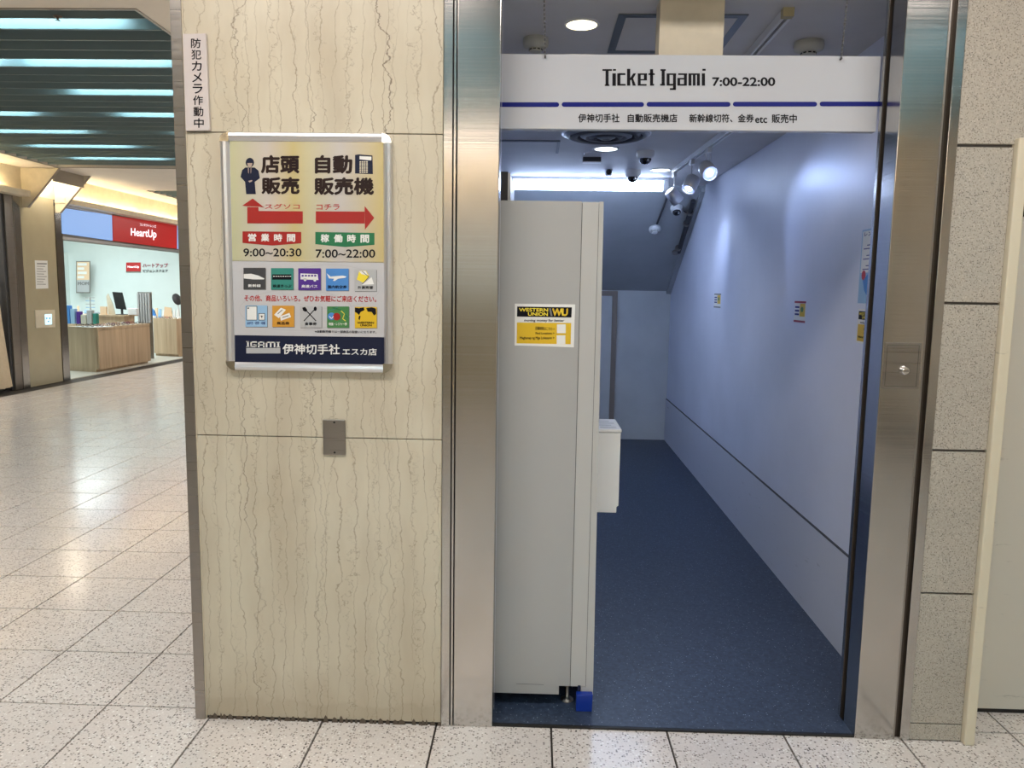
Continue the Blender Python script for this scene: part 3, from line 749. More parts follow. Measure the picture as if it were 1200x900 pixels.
struct(B(-.5, 1.45, YB, YB+.06, 0, 1.70).build('wall_back', 'backwall'))
struct(B(-.45, wallx(1), .06, 1.30, CF, CF+.05).build('ceiling', 'roomceil'))
struct(MB().box(-.45, wallx(2), 1.30, 3.885, CR, CR+.05).box(-.45, wallx(1), 1.30, 1.32, CR, CF+.04).build('ceiling', 'roomceil'))
s_ = (2.37-1.53)/(3.86-YB)
zs = lambda y: 2.358+(1.665-2.345)/(5.107-3.88)*(y-3.86)
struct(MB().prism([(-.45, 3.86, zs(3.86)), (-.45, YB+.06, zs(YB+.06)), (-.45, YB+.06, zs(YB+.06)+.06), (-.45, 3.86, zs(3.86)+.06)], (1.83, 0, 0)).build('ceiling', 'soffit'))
# door in the back wall
d1 = sroot('door_1', (.4, YB, 0))
DT = 1.672-.11
MB().box(.775, .825, YB-.03, YB, 0.008, 1.525).box(.0, .775, YB-.03, YB, 1.475, 1.525).box(-.05, 0, YB-.03, YB, 0.008, 1.525).build('door_frame', m_paint('taupe_frame', (.30, .255, .22), .5), d1)
MB().box(0, .775, YB-.012, YB, .008, 1.475).build('door_leaf', 'backwall', d1)

# ---- overhead board sign
SY = .155
sg = thing('overhead_sign', (.5, SY, 2.045), 'white overhead board with black lettering and dashed blue line, hung across the opening', 'sign')
bl, br = onY(SY)(588, 63.5), onY(SY)(588, 151)
MB().box(-.140, 1.116, SY, SY+.03, 2.047, 2.287).build('board', 'sign', sg, .0015)
S = Sheet(onY(SY-.0004), sg)
# dashed navy line
for a, b in ((586, 655.2), (658.2, 754.7), (757.7, 856), (858.8, 957.5), (960.5, 1033.2)):
    pts = []
    y0_ = 122.6+(-.9)*(a-586)/450; r = 2.75
    if a < 590: pts += [(a, y0_-r), (a, y0_+r)]
    else: pts += [(a+r+r*math.cos(t), y0_-r*math.sin(t)) for t in [PI/2+PI*i/6 for i in range(7)]]
    if b > 1030: pts += [(b, y0_+r), (b, y0_-r)]
    else: pts += [(b-r+r*math.cos(t), y0_-r*math.sin(t)) for t in [-PI/2+PI*i/6 for i in range(7)]]
    S.poly([pts], 'navyink', 1, 'printed_dash')
# block lettering, traced on a grid: u,v from the enlarged sign (x=690+u/7.5, y=70+v/7.5)
D = Sheet(lambda a, b, L=0: onY(SY-.0004)(690+a/7.5, 70+b/7.5, L), sg)
def glyph(rs, extra=()):
    D.poly([[(x0, y0), (x1, y0), (x1, y1), (x0, y1)] for x0, y0, x1, y1 in rs]+[list(e) for e in extra], 'ink', 1, 'lettering')
glyph([(120, 83, 203, 98), (147, 98, 174, 230), (140, 218, 181, 230)])
glyph([(212, 82, 239, 97), (207, 120, 238, 230)])
glyph([(250, 120, 278, 228), (278, 120, 322, 135), (278, 213, 324, 228), (262, 118, 322, 124)])
glyph([(336, 80, 364, 228)], [[(364, 160), (392, 120), (416, 120), (385, 172), (364, 182)], [(372, 165), (388, 160), (414, 228), (386, 228)]])
glyph([(430, 120, 456, 228), (456, 120, 512, 134), (484, 134, 511, 182), (456, 170, 511, 182), (456, 214, 508, 228)])
glyph([(538, 83, 565, 228), (524, 120, 580, 134), (565, 213, 574, 228)])
glyph([(630, 83, 676, 98), (640, 98, 667, 218), (626, 213, 670, 228)])
glyph([(684, 120, 710, 228), (710, 120, 768, 134), (740, 134, 766, 266), (710, 212, 742, 228), (712, 250, 766, 266)])
glyph([(786, 120, 864, 134), (836, 134, 862, 228), (778, 160, 836, 174), (778, 174, 803, 228), (803, 214, 836, 228)])
glyph([(876, 120, 902, 228), (902, 120, 976, 134), (914, 134, 938, 228), (950, 134, 976, 228)])
glyph([(998, 80, 1027, 97), (993, 120, 1021, 228)])
S.text('7:00-22:00', 834.5, 90.5, 908.5, 101, 'ink', 1, .028)
S.text('伊神切手社', 677.5, 133.3, 726, 143.6, 'ink', 1, .02)
S.text('自動販売機店', 735.5, 133.5, 793.8, 143.5, 'ink', 1, .02)
S.text('新幹線切符、金券', 807.7, 133.5, 883.5, 143.6, 'ink', 1, .02)
S.text('etc', 884.8, 137, 899, 144.3, 'ink', 1, .02)
S.text('販売中', 904.3, 133.8, 933.8, 144.3, 'ink', 1, .02)
# chains
def chain(x, xt, lab):
    root = thing('chain', (x, SY-.008, 2.276), lab, 'chain'); n = 34; z0, z1 = 2.274, 2.50; mb = MB()
    for i in range(n):
        f = i/n; z = z0+(z1-z0)*(f+.5/n); xx = x+(xt-x)*f; L = (z1-z0)/n*.74
        if i % 2: mb.box(xx-.0009, xx+.0009, SY-.0095, SY-.0065, z-L, z+L)
        else: mb.box(xx-.0028, xx+.0028, SY-.0088, SY-.0072, z-L*.8, z+L*.8)
    mb.build('links', 'dark', root); MB().lathe((x, SY, 2.276), [(.003, 0), (.003, .012)], (0, -1, 0), 8).build('hook', 'dark', root)
chain(.0165, .008, 'thin metal chain at the left end of the overhead sign')
chain(.984, .993, 'thin metal chain at the right end of the overhead sign')
# boxed column above the sign
o = struct(B(.405, .622, .25, .34, 2.287, CF).build('trim_7', 'cream'))

# ---- front ceiling fittings
hf = thing('ceiling_hatch', (.51, .62, CF), 'square inspection hatch with grey rim in the ceiling above the sign', 'hatch')
MB().box(.279, .742, .40, .432, CF-.004, CF).box(.279, .742, .82, .85, CF-.004, CF).box(.279, .309, .432, .82, CF-.004, CF).box(.712, .742, .432, .82, CF-.004, CF).build('rim', mat('hatch_rim', (.16, .18, .20), .4, .4), hf)
MB().box(.309, .712, .432, .82, CF-.002, CF).build('hatch_panel', 'roomceil', hf)
def downlight(x, y, z, r, glow, lab, power=0, colr=(1, .9, .7)):
    t = thing('downlight', (x, y, z), lab, 'lamp')
    MB().lathe((x, y, z), [(r, 0), (r, -.004), (r*.88, -.006), (r*.88, 0)], (0, 0, 1), 32).build('ring', 'white', t)
    MB().lathe((x, y, z), [(r*.86, -.0045), (r*.5, -.003), (.001, -.003)], (0, 0, 1), 32, False).build('lamp', glow, t)
    if power:
        l = bpy.data.lights.new('downlight_beam', 'SPOT'); l.energy = power; l.color = colr; l.spot_size = 2.4; l.spot_blend = .8; l.shadow_soft_size = r*.8
        lo = bpy.data.objects.new('downlight_beam', l); COL.objects.link(lo); lo.parent = t; lo.location = (0, 0, -.02)
downlight(.153, .51, CF, .066, 'warmlamp', 'warm yellow downlight in the ceiling left of the hatch', 6)
downlight(.407, 2.285, CR, .078, 'coollamp', 'cool round downlight just past the round air diffuser', 16, (.8, .9, 1))
downlight(.86, 3.07, CR, .074, 'coollamp', 'cool round downlight near the track spotlights', 14, (.8, .9, 1))
def detector(c, n, r, lab, m='offwhite'):
    t = thing('smoke_detector', c, lab, 'detector'); n = Vector(n)
    MB().lathe(c, [(r*.95, 0), (r, .012), (r*.95, .03), (r*.62, .038)], n, 28).build('housing', m, t)
    MB().lathe(Vector(c)+n*.038, [(r*.5, 0), (r*.5, .010), (r*.4, .013)], n, 20).build('sensing_head', m, t)
    mb = MB()
    a = n.orthogonal().normalized(); b = n.cross(a)
    for i in range(10):
        th = 2*PI*i/10; d = a*math.cos(th)+b*math.sin(th); q = Vector(c)+n*.042+d*r*.5; e = n.cross(d)
        mb.prism([q-e*.006, q+e*.006, q+e*.006+n*.005, q-e*.006+n*.005], d*.001)
    mb.build('vent_slots', 'black', t)
detector((-.018, .68, CF), (0, 0, -1), .052, 'round white smoke detector above the left end of the sign')
detector((1.061, .705, CF), (0, 0, -1), .058, 'round white smoke detector above the right end of the sign')
# tracks
def trackrail(x0, y0, x1, y1, z, lab, cap):
    t = thing('lighting_track', (x0, y0, z), lab, 'track'); d = (Vector((x1, y1, 0))-Vector((x0, y0, 0))).normalized(); n = Vector((-d.y, d.x, 0))
    a = Vector((x0, y0, z-.03)); b = Vector((x1, y1, z-.03))
    MB().prism([a-n*.017, a-n*.006, b-n*.006, b-n*.017], (0, 0, .03)).prism([a+n*.006, a+n*.017, b+n*.017, b+n*.006], (0, 0, .03)).build('rail', 'white', t)
    MB().prism([a-n*.006+Vector((0, 0, .012)), a+n*.006+Vector((0, 0, .012)), b+n*.006+Vector((0, 0, .012)), b-n*.006+Vector((0, 0, .012))], (0, 0, .018)).build('groove', 'black', t)
    MB().prism([a-n*.019-d*.03, a+n*.019-d*.03, a+n*.019, a-n*.019], (0, 0, .03)).build('end_cap', cap, t)
trackrail(.862, .36, .868, .98, CF, 'short white lighting track on the ceiling above the sign', mat('yellowed_cap', (.50, .44, .26), .5))
trackrail(1.0, 1.40, .952, 3.05, CR, 'long white lighting track carrying three spotlights', 'white')
# spotlights
def spot(base, aim, stemlen, lab, on, power, ap, splayed=False, L=.105, r=.045):
    t = thing('track_spotlight', base, lab, 'spotlight', None); b = Vector(base)
    MB().box(b.x-.012, b.x+.012, b.y-.035, b.y+.035, b.z-.028, b.z).build('adapter', 'white', t, .003)
    c = b-Vector((0, 0, stemlen)); d = Vector(aim).normalized()
    e = d.cross(Vector((0, 0, 1))).normalized()
    if splayed: MB().tube([b-Vector((0, 0, .028))-e*.014, c-e*.014], .003, 6).tube([b-Vector((0, 0, .028))+e*.014, c+e*.014], .003, 6).build('stem', 'white', t)
    else: MB().cyl(b-Vector((0, 0, .028)), c, .004, 8).build('stem', 'white', t)
    MB().lathe(c-d*L*.5, [(r*.7, 0), (r*.95, .008), (r, L*.3), (r, L), (r*.92, L), (r*.9, L*.8)], d, 32, False).lathe(c-d*L*.5, [(r*.7, 0), (.001, 0)], d, 32, False).build('head', 'alu' if not splayed else 'white', t)
    MB().lathe(c-d*L*.5, [(r*.9, L*.86), (.001, L*.86)], d, 24, False).build('reflector', 'spotring', t)
    MB().lathe(c-d*L*.5, [(r*.42, L*.86), (r*.42, L*.9), (.001, L*.93)], d, 20, False).build('lamp', 'spotglow', t)
    if on:
        l = bpy.data.lights.new('spot_beam', 'SPOT'); l.energy = power; l.color = (.42, .56, 1); l.spot_size = ap; l.spot_blend = .55; l.shadow_soft_size = .03
        lo = bpy.data.objects.new('spot_beam', l); COL.objects.link(lo); lo.parent = t
        lo.location = c+d*(L*.5+.005)-b; lo.rotation_euler = d.to_track_quat('-Z', 'Y').to_euler()
spot((.979, 2.08, CR-.03), (.12, -1.0, -.58), .125, 'bright blue-white spotlight facing out, nearest of the track', True, 9, 1.4, True)
spot((.967, 2.50, CR-.03), (-.42, -.42, -.80), .145, 'grey can spotlight between the bright one and the far one', True, 3, 1.2)
spot((.953, 3.03, CR-.03), (.62, .22, -.62), .155, 'grey can spotlight at the far end of the track, turned to the wall', True, 6, 1.0)

# ---- rear ceiling fittings
vd = thing('air_diffuser', (.37, 1.85, CR), 'round black ringed air diffuser in the ceiling below the sign', 'vent')
mk = m_paint('diffuser_metal', (.26, .28, .31), .35)
for k, rr in enumerate((.235, .19, .145, .10, .055)):
    MB().lathe((.37, 1.85, CR), [(rr, 0), (rr-.004, -.010-.003*k), (rr-.03, -.022-.003*k), (rr-.034, -.018-.003*k), (rr-.028, 0)], (0, 0, 1), 48, False).build('cone_ring', mk if k % 2 == 0 else 'dark', vd)
MB().lathe((.37, 1.85, CR), [(.243, -.001), (.243, -.004), (.232, -.006), (.232, -.001)], (0, 0, 1), 48, False).build('outer_rim', 'alu', vd)
MB().lathe((.37, 1.85, CR), [(.23, -.0005), (.001, -.0005)], (0, 0, 1), 48, False).build('duct_mouth', 'black', vd)
sp = thing('ceiling_speaker', (.345, 2.455, CR), 'tiny flat ceiling ring beside the first cool downlight', 'speaker')
MB().lathe((.345, 2.455, CR), [(.062, 0), (.060, -.006), (.052, -.008), (.048, -.002), (.001, -.002)], (0, 0, 1), 28, False).build('ring', 'white', sp)
sb = thing('ceiling_box', (.346, 2.61, CR), 'small rectangular grey box under the ceiling ring', 'box')
MB().box(.288, .404, 2.585, 2.635, CR-.028, CR).build('case', 'dark', sb); MB().box(.286, .406, 2.582, 2.64, CR-.034, CR-.028).build('lip', 'white', sb)
hb = thing('ceiling_hatch', (-.05, 2.24, CR), 'plain rectangular access panel in the ceiling behind the sign, left side', 'hatch')
MB().box(-.24, .108, 2.05, 2.07, CR-.008, CR).box(.108, .124, 2.05, 2.43, CR-.008, CR).build('rim', mat('slate_rim', (.20, .22, .26), .5), hb); MB().box(-.24, .108, 2.07, 2.43, CR-.005, CR).build('hatch_panel', 'roomceil', hb)
def dome(c, n, r, lab, tilt=(0, -.5, -1)):
    t = thing('dome_camera', c, lab, 'camera'); n = Vector(n).normalized(); c = Vector(c)
    MB().lathe(c, [(r, 0), (r*1.02, .008), (r*.98, .03), (r*.78, .046), (r*.72, .046)], n, 32).build('housing', 'white', t)
    prof = [(r*.70*math.cos(a), .044+r*.68*math.sin(a)) for a in [i*PI/2/8 for i in range(9)]]; prof[-1] = (.0008, prof[-1][1])
    dm = MB().lathe(c, prof, n, 28, False).build('dome', 'domeglass', t)
    MB().lathe(c+n*(.044)+Vector((r*.22, -r*.45, 0)), [(r*.16, 0), (r*.16, r*.45)], n+Vector((0, -.3, 0)), 12).build('lens', 'chrome', dm)
dome((.655, 2.36, CR), (0, 0, -1), .055, 'white dome camera on the ceiling, nearest of the three')
dome((.672, 3.12, CR), (0, 0, -1), .056, 'white dome camera just in front of the fluorescent fitting')
SN = Vector((0, -.485, -.875)).normalized()
dc = lambda x, y: (x, y, zs(y))
dome(dc(1.163, 4.10), SN, .050, 'white dome camera on the sloping soffit under the spotlights')
sn = thing('motion_sensor', (.50, 3.10, CR), 'tiny dark-faced motion sensor left of the second dome camera', 'sensor')
MB().lathe((.50, 3.10, CR), [(.029, 0), (.029, -.008), (.026, -.030), (.018, -.042)], (0, 0, 1), 24).build('cap', 'white', sn); MB().lathe((.50, 3.085, CR-.016), [(.022, 0), (.018, .018)], (0, -1, -.2), 18).build('window', 'black', sn)
# fluorescent batten
fl = thing('fluorescent_fitting', (.38, 3.5, CR), 'long glowing fluorescent ceiling fitting above the grey machine', 'lamp')
MB().box(-.205, .985, 3.44, 3.56, CR-.022, CR).build('batten', 'white', fl)
MB().box(-.185, .945, 3.445, 3.555, CR-.078, CR-.022).build('diffuser', 'tube', fl, .012)
MB().box(-.205, -.185, 3.44, 3.56, CR-.10, CR-.022).build('end_cap', 'white', fl); MB().box(.945, .985, 3.45, 3.55, CR-.095, CR-.022).build('end_cap', 'white', fl)
MB().lathe((-.18, 3.435, CR-.094), [(.008, 0), (.010, 1.10)], (1, 0, 0), 10).build('lower_tube', 'tube', fl)
# soffit: conduit with detector, pipe, brackets
cd = thing('conduit', dc(1.05, 3.95), 'thin dark conduit running down the soffit to the detector', 'pipe')
MB().cyl(Vector(dc(1.065, 3.90))+SN*.012, Vector(dc(1.036, 4.30))+SN*.012, .009, 8).build('tube', 'dark', cd)
MB().box(1.045, 1.075, 3.87, 3.9, zs(3.9)-.04, zs(3.9)).build('junction_box', 'dark', cd)
detector(dc(1.03, 4.37), SN, .052, 'small white smoke detector low on the sloping soffit', 'white')
pp = thing('soffit_pipe', dc(1.28, 4.2), 'dark drain pipe running down the soffit beside the right wall', 'pipe')
MB().cyl(Vector(dc(1.275, 3.98))+SN*.035, Vector(dc(1.295, 4.66))+SN*.035, .020, 12).build('pipe', 'dark', pp)
for yy in (4.12, 4.26, 4.60): MB().lathe(Vector(dc(1.279, yy))+SN*.035-Vector((0, .02, .012)).normalized()*0, [(.028, -.012), (.028, .012)], (0, .875, -.485), 14).build('clamp', 'steel_dull', pp)
MB().tube([Vector(dc(1.225, 4.12))+SN*.02, Vector(dc(1.27, 4.14))+SN*.03], .006, 6).build('cable', 'dark', pp)
MB().lathe(Vector(dc(1.265, 4.66))+SN*.03, [(.03, 0), (.03, .02)], SN, 16).build('end_fitting', 'steel_dull', pp)
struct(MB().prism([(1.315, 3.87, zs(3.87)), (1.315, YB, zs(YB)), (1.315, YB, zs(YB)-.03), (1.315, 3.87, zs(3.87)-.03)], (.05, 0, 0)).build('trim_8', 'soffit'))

# ---- ticket machine
mc = thing('ticket_machine', (0, .45, .008), 'tall light grey ticket machine seen side-on in the opening', 'vending machine')
MY = .132; MX0, MX1 = -.40, .222; MZ0, MZ1 = .058, 1.808
nx0, nx1, nz = .110, .170, .089
MB().prism([(MX0, MY, MZ0-.002), (nx0, MY, MZ0-.002), (nx0, MY, nz), (.1495, MY, nz), (.1495, MY, MZ1), (MX0, MY, MZ1)], (0, .60, 0)).build('side_panel', 'machine', mc)
MB().prism([(.1515, MY, nz), (.206, MY, nz), (.206, MY, MZ1-.002), (.1515, MY, MZ1-.002)], (0, .60, 0)).build('door_edge', 'machine_light', mc)
MB().prism([(.2075, MY+.001, MZ0), (.234, MY+.001, MZ0), (.222, MY+.001, MZ1), (.2075, MY+.001, MZ1)], (0, .60, 0)).prism([(.19, MY+.001, MZ0), (.2075, MY+.001, MZ0), (.2075, MY+.001, nz-.002), (.19, MY+.001, nz-.002)], (0, .60, 0)).build('front_door', 'machine_light', mc); fdr = [o for o in mc.children if o.name.startswith('front_door')][0]
MB().box(.2060, .2076, MY+.004, MY+.59, MZ0+.03, MZ1-.006).box(.1494, .1516, MY+.004, MY+.59, MZ0+.034, MZ1-.006).build('seam', 'dark', mc)
MB().box(-.045, .055, MY-.0004, MY+.001, .0915, .0925).build('seam_mark', 'dark', mc)
for yy in (.185, .66):
    f_ = MB().lathe((.143, yy, .008), [(.024, 0), (.024, .004), (.010, .012), (.007, .014), (.007, .10)], (0, 0, 1), 20).build('levelling_foot', 'steel_dull', mc)
    MB().lathe((-.33, yy, .008), [(.024, 0), (.024, .004), (.010, .012), (.007, .014), (.007, .06)], (0, 0, 1), 20).build('levelling_foot', 'steel_dull', mc)
fxx = .2235
MB().box(.226, .2305, .22, .64, 1.20, 1.55).build('touch_screen', 'domeglass', fdr)
MB().box(.228, .2345, .26, .52, .30, .60).build('coin_panel', 'silver', fdr)
MB().box(.228, .2365, .245, .262, 1.045, 1.165).build('card_slot', 'white', fdr)
tb_ = thing('stand_box', (.28, .42, .686), 'white box tray with sloping lid mounted on the machine front', 'box')
MB().prism([(.2375, .30, .689), (.316, .30, .689), (.316, .30, .712), (.323, .30, .715), (.323, .30, .992), (.2375, .30, .992)], (0, .22, 0)).build('body', 'white', tb_, .002)
MB().prism([(.2375, .296, .994), (.326, .296, .994), (.326, .296, 1.005), (.2375, .296, 1.005)], (0, .236, 0)).build('lid', 'white', tb_, .002)
S = Sheet(lambda a, b, L=0: Vector((a, b, 1.0055+.0005*L)), tb_)
S.rect([(.25, .33+i*.045, .31-(i % 2)*.015, .345+i*.045) for i in range(4)], 'silver', 1, 'printed_line')
bf = thing('blue_block', (.2, .12, .008), 'bright blue plastic block wedged under the machine front corner', 'block')
MB().prism([(.172, .105, .008), (.229, .105, .008), (.231, .105, .072), (.172, .105, .072)], (0, .026, 0)).build('block', 'bluefoot', bf, .002)
MB().box(.178, .188, .128, .131, .072, .094).build('strap', 'navy', bf)
# sticker on the machine
def transfer(to3, root, uv):
    """yellow and black money-transfer sticker laid out in the enlarged view's units"""
    S = Sheet(to3, root)
    S.poly([[(160, 130), (1008, 140), (990, 745), (157, 718)]], 'paper', 1, 'sticker_sheet')
    bb_ = S.poly([[(193, 170), (962, 182), (955, 325), (190, 312)]], 'ink', 2, 'black_band')
    S.text('WESTERN', 218, 190, 628, 240, 'brightyellow', 3, .03, slope=.012, parent=bb_)
    S.text('UNION', 345, 250, 625, 300, 'brightyellow', 3, .03, slope=.012, parent=bb_)
    S.text('WU', 680, 196, 905, 305, 'gold', 3, .05, shear=.04, parent=bb_)
    S.poly([[(640, 196), (668, 196), (690, 304), (662, 304)]], 'greyink', 3, 'emblem_stripe', bb_)
    S.poly([[(800, 205), (822, 205), (845, 300), (825, 300)]], 'brightyellow', 4, 'emblem_stripe', bb_)
    S.text('moving money for better', 288, 345, 850, 390, 'ink', 3, .02, shear=.15, slope=.008)
    yb_ = S.poly([[(190, 395), (952, 402), (945, 700), (185, 688)]], 'gold', 2, 'yellow_band')
    S.text('店舗検索はこちら >', 448, 448, 716, 498, 'ink', 3, .01, slope=.05, parent=yb_)
    S.text('Find Locations >', 452, 530, 716, 562, 'ink', 3, .02, parent=yb_)
    S.text('Maghanap ng Mga Lokasyon >', 232, 592, 716, 640, 'ink', 3, .02, parent=yb_)
    S.rect([(752, 420, 875, 545), (748, 575, 870, 697)], 'paper', 3, 'blank_square', yb_)
ms = thing('transfer_sticker', onY(MY)(637, 406), 'yellow and black money transfer sticker on the side of the grey machine', 'sticker')
tY = onY(MY-.0006)
transfer(lambda a, b, L=0: tY(590+a/12, 345+b/12, L), ms, None)
# tall dark cabinet behind machine
tc = thing('tall_cabinet', (-.25, .95, .008), 'dark tall cabinet with a pale front edge behind the grey machine', 'cabinet')
MB().box(-.44, -.125, .78, 1.3, .008, 2.0).build('body', 'dark', tc); MB().box(-.125, -.114, .78, 1.3, .008, 1.995).build('front_edge', 'white', tc)

# ---- right wall stickers and poster
def wallsheet(name, corners, lab, cat, m, parts):
    c = [onwall(a, b) for a, b in corners]; mid = sum(c, Vector())/4
    t = thing(name, (mid.x, mid.y, min(v.z for v in c)), lab, cat); S = Sheet(onwall, t)
    S.poly([corners], m, 0, 'sheet')
    for f in parts: f(S)
    return t
def yx(y, z): return pj((wallx(y), y, z))
def sheetYZ(t): return Sheet(lambda a, b, L=0: Vector((wallx(a), a, b))+WN*(.001+.0006*L), t)
for (y0, y1, z0, z1, lab, c1) in ((3.135, 3.355, 1.408, 1.512, 'small pale notice on the right wall, farther in', 'greyink'), (1.318, 1.49, 1.372, 1.478, 'small purple-edged notice on the right wall, nearer the opening', 'darkred')):
    t = thing('wall_notice', (wallx(y0), (y0+y1)/2, z0), lab, 'notice'); S = sheetYZ(t)
    S.rect((y0, z0, y1, z1), 'paper', 0, 'sheet'); S.rect([(y0, z1-.010, y1, z1), (y0, z0, y1, z0+.010)], c1, 1, 'printed_band')
    w_ = y1-y0
    S.rect([(y0+w_*.05, z0+.03, y0+w_*.5, z1-.012)], 'gold', 1, 'printed_panel'); S.poly([circ(y0+w_*.3, z0+.065, w_*.12, 12, .014)], 'leaf', 2, 'printed_shape')
    S.rect([(y0+w_*.55, z0+.035+.018*i, y0+w_*.93, z0+.044+.018*i) for i in range(3)], 'navyink', 1, 'printed_line')
t = thing('wall_poster', (wallx(.5), .55, 1.478), 'light blue poster on the right wall beside the steel post', 'poster'); S = sheetYZ(t)
S.rect((.40, 1.478, .70, 1.772), 'lightblue', 0, 'sheet'); S.rect((.41, 1.60, .69, 1.765), 'paper', 1, 'printed_panel')
S.rect([(.43, 1.612+i*.0135, .672-.03*(i%3), 1.6155+i*.0135) for i in range(9)], 'navyink', 2, 'printed_line'); S.text('レンタル', .675, 1.762, .52, 1.745, 'navyink', 2, .02)
S.poly([[(.60, 1.60), (.66, 1.57), (.64, 1.53), (.60, 1.50), (.57, 1.55)]], 'blueink', 3, 'printed_shape'); S.poly([circ(.655, 1.59, .02, 10)], 'redtext', 3, 'printed_shape')
t = thing('transfer_sticker', (wallx(.5), .6, 1.315), 'yellow and black sticker on the right wall below the blue poster', 'sticker')
ya, yb, za, zb_ = .685, .487, 1.456, 1.316
transfer(lambda a, b, L=0: Vector((0, 0, za+(zb_-za)*(b-130)/600))+Vector((wallx(ya+(yb-ya)*(a-160)/840), ya+(yb-ya)*(a-160)/840, 0))+WN*(.0012+.0006*L), t, None)

# ================================================================== FACADE THINGS
# vertical security sign
vs = thing('vertical_sign', (-1.083, -.012, 2.0), 'narrow white vertical sign reading security camera operating in Japanese', 'sign')
MB().prism([onY(-.0)(a, b) for a, b in ((216, 41), (243, 40.5), (247.6, 153.6), (219.5, 154))], (0, -.012, 0)).build('board', mat('sign_plate_pink', (.62, .57, .56), .25), vs, .001)
S = Sheet(onY(-.0124), vs)
for i, ch in enumerate('防犯カメラ作動中'):
    yy = 45+i*13.35; xx = 223.8+i*.5
    S.text(ch, xx, yy, xx+11.6, yy+11.3, 'ink', 1, .012)
# snap frame poster
pf = thing('poster_frame', (-.74, -.02, 1.232), 'silver snap-frame poster of ticket sales on the marble wall', 'poster')
FY = -.022
fo = [(-1.014, 1.233), (-.464, 1.994)]
x0, z0, x1, z1 = -1.014, 1.2335, -.4645, 1.9945
MB().box(x0+.012, x1-.012, -.012, -.0005, z0+.012, z1-.012).build('backboard', 'silver', pf)
def rail(a, b, w_):   # rounded rail between points in the XZ plane
    a = Vector((a[0], 0, a[1])); b = Vector((b[0], 0, b[1])); d = (b-a).normalized(); n = Vector((-d.z, 0, d.x)); mb = MB(); prof = [(0, 0), (0, -.015), (.004, -.021), (.012, -.024), (w_-.006, -.021), (w_, -.014), (w_, 0)]
    mb.prism([a+n*u+Vector((0, v, 0)) for u, v in prof], b-a); return mb
w_ = .027
rail((x1-.03, z1), (x0+.03, z1), w_).build('frame_rail', 'alu', pf); rail((x0+.03, z0), (x1-.03, z0), w_).build('frame_rail', 'alu', pf)
rail((x0, z1-.03), (x0, z0+.03), w_).build('frame_rail', 'alu', pf); rail((x1, z0+.03), (x1, z1-.03), w_).build('frame_rail', 'alu', pf)
for cx_, cz_, a0_ in ((x0+.03, z1-.03, PI/2), (x1-.03, z1-.03, 0), (x0+.03, z0+.03, PI), (x1-.03, z0+.03, 1.5*PI)):
    arc = [(cx_+.03*math.cos(a0_+PI/2*i/8), cz_+.03*math.sin(a0_+PI/2*i/8)) for i in range(9)]; inn = (cx_, cz_)
    MB().prism([(a, -.001, b) for a, b in arc+[inn]], (0, -.02, 0)).build('corner_cap', 'chrome', pf)
# poster print
def U3(a, b, L=0): return onY(-.0135, .0003)(255+a/5.4545, 145+b/5.4545, L)
def U4(a, b, L=0): return onY(-.0135, .0003)(255+a/5.4545, 290+b/5.4545, L)
A = Sheet(U3, pf); C4 = Sheet(U4, pf)
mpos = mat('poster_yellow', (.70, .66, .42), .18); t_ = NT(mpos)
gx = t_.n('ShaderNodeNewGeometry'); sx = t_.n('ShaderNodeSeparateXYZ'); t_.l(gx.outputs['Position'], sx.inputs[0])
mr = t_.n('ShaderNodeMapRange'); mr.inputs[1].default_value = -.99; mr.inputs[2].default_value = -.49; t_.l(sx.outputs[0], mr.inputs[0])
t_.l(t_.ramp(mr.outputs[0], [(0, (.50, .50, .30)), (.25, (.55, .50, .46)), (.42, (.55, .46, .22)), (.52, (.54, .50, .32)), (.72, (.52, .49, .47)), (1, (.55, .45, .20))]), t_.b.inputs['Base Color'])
A.poly([[(78, 112), (1064, 118), (1070, 889), (95, 878)]], mpos, 1, 'yellow_panel')
C4.poly([[(95, 84), (1070, 92), (1078, 578), (108, 562)]], 'paper_grey' if 'paper_grey' in M else mat('poster_grey', (.54, .54, .56), .2), 1, 'grey_panel')
npn = C4.poly([[(110, 560), (1077, 574), (1080, 748), (112, 735)]], 'navy', 2, 'navy_panel')
# watermark ellipses
for cx_, cy_, rx, ry in ((500, 400, 360, 130), (720, 250, 320, 140)):
    pts = [(cx_+rx*math.cos(t*PI/20), cy_+ry*math.sin(t*PI/20)) for t in range(41)]; C4.line(pts, 4, mat('watermark', (.50, .50, .52), .2), 2, 'watermark')
for t, bb in (('店頭', (277, 200, 525, 318)), ('販売', (281, 341, 525, 452)), ('自動', (622, 200, 862, 320)), ('販売機', (617, 343, 1000, 456))): A.text(t, *bb, 'brownink', 3, .042)
A.text('スグソコ', 303, 512, 525, 546, 'redtext', 3, .012); A.text('コチラ', 632, 514, 780, 551, 'redtext', 3, .012)
A.poly([[(190, 637), (190, 533), (262, 533), (262, 558), (545, 560), (545, 638)], [(158, 524), (225, 478), (300, 536), (262, 530), (190, 528)]], 'red', 3, 'left_arrow')
A.poly([[(628, 560), (940, 562), (940, 638), (628, 636)], [(940, 526), (1002, 602), (942, 678)]], 'red', 3, 'right_arrow')
hb1 = A.poly([[(160, 688), (535, 692), (535, 764), (350, 779), (160, 762)]], 'red', 3, 'hours_banner'); hb2 = A.poly([[(625, 692), (1003, 698), (1003, 774), (818, 788), (625, 770)]], 'green', 3, 'hours_banner')
for i, ch in enumerate('営業時間'): A.text(ch, 195+i*83, 702+i, 248+i*83, 752+i, 'paper', 4, .03, parent=hb1)
for i, ch in enumerate('稼働時間'): A.text(ch, 659+i*85, 706+i, 714+i*85, 758+i, 'paper', 4, .03, parent=hb2)
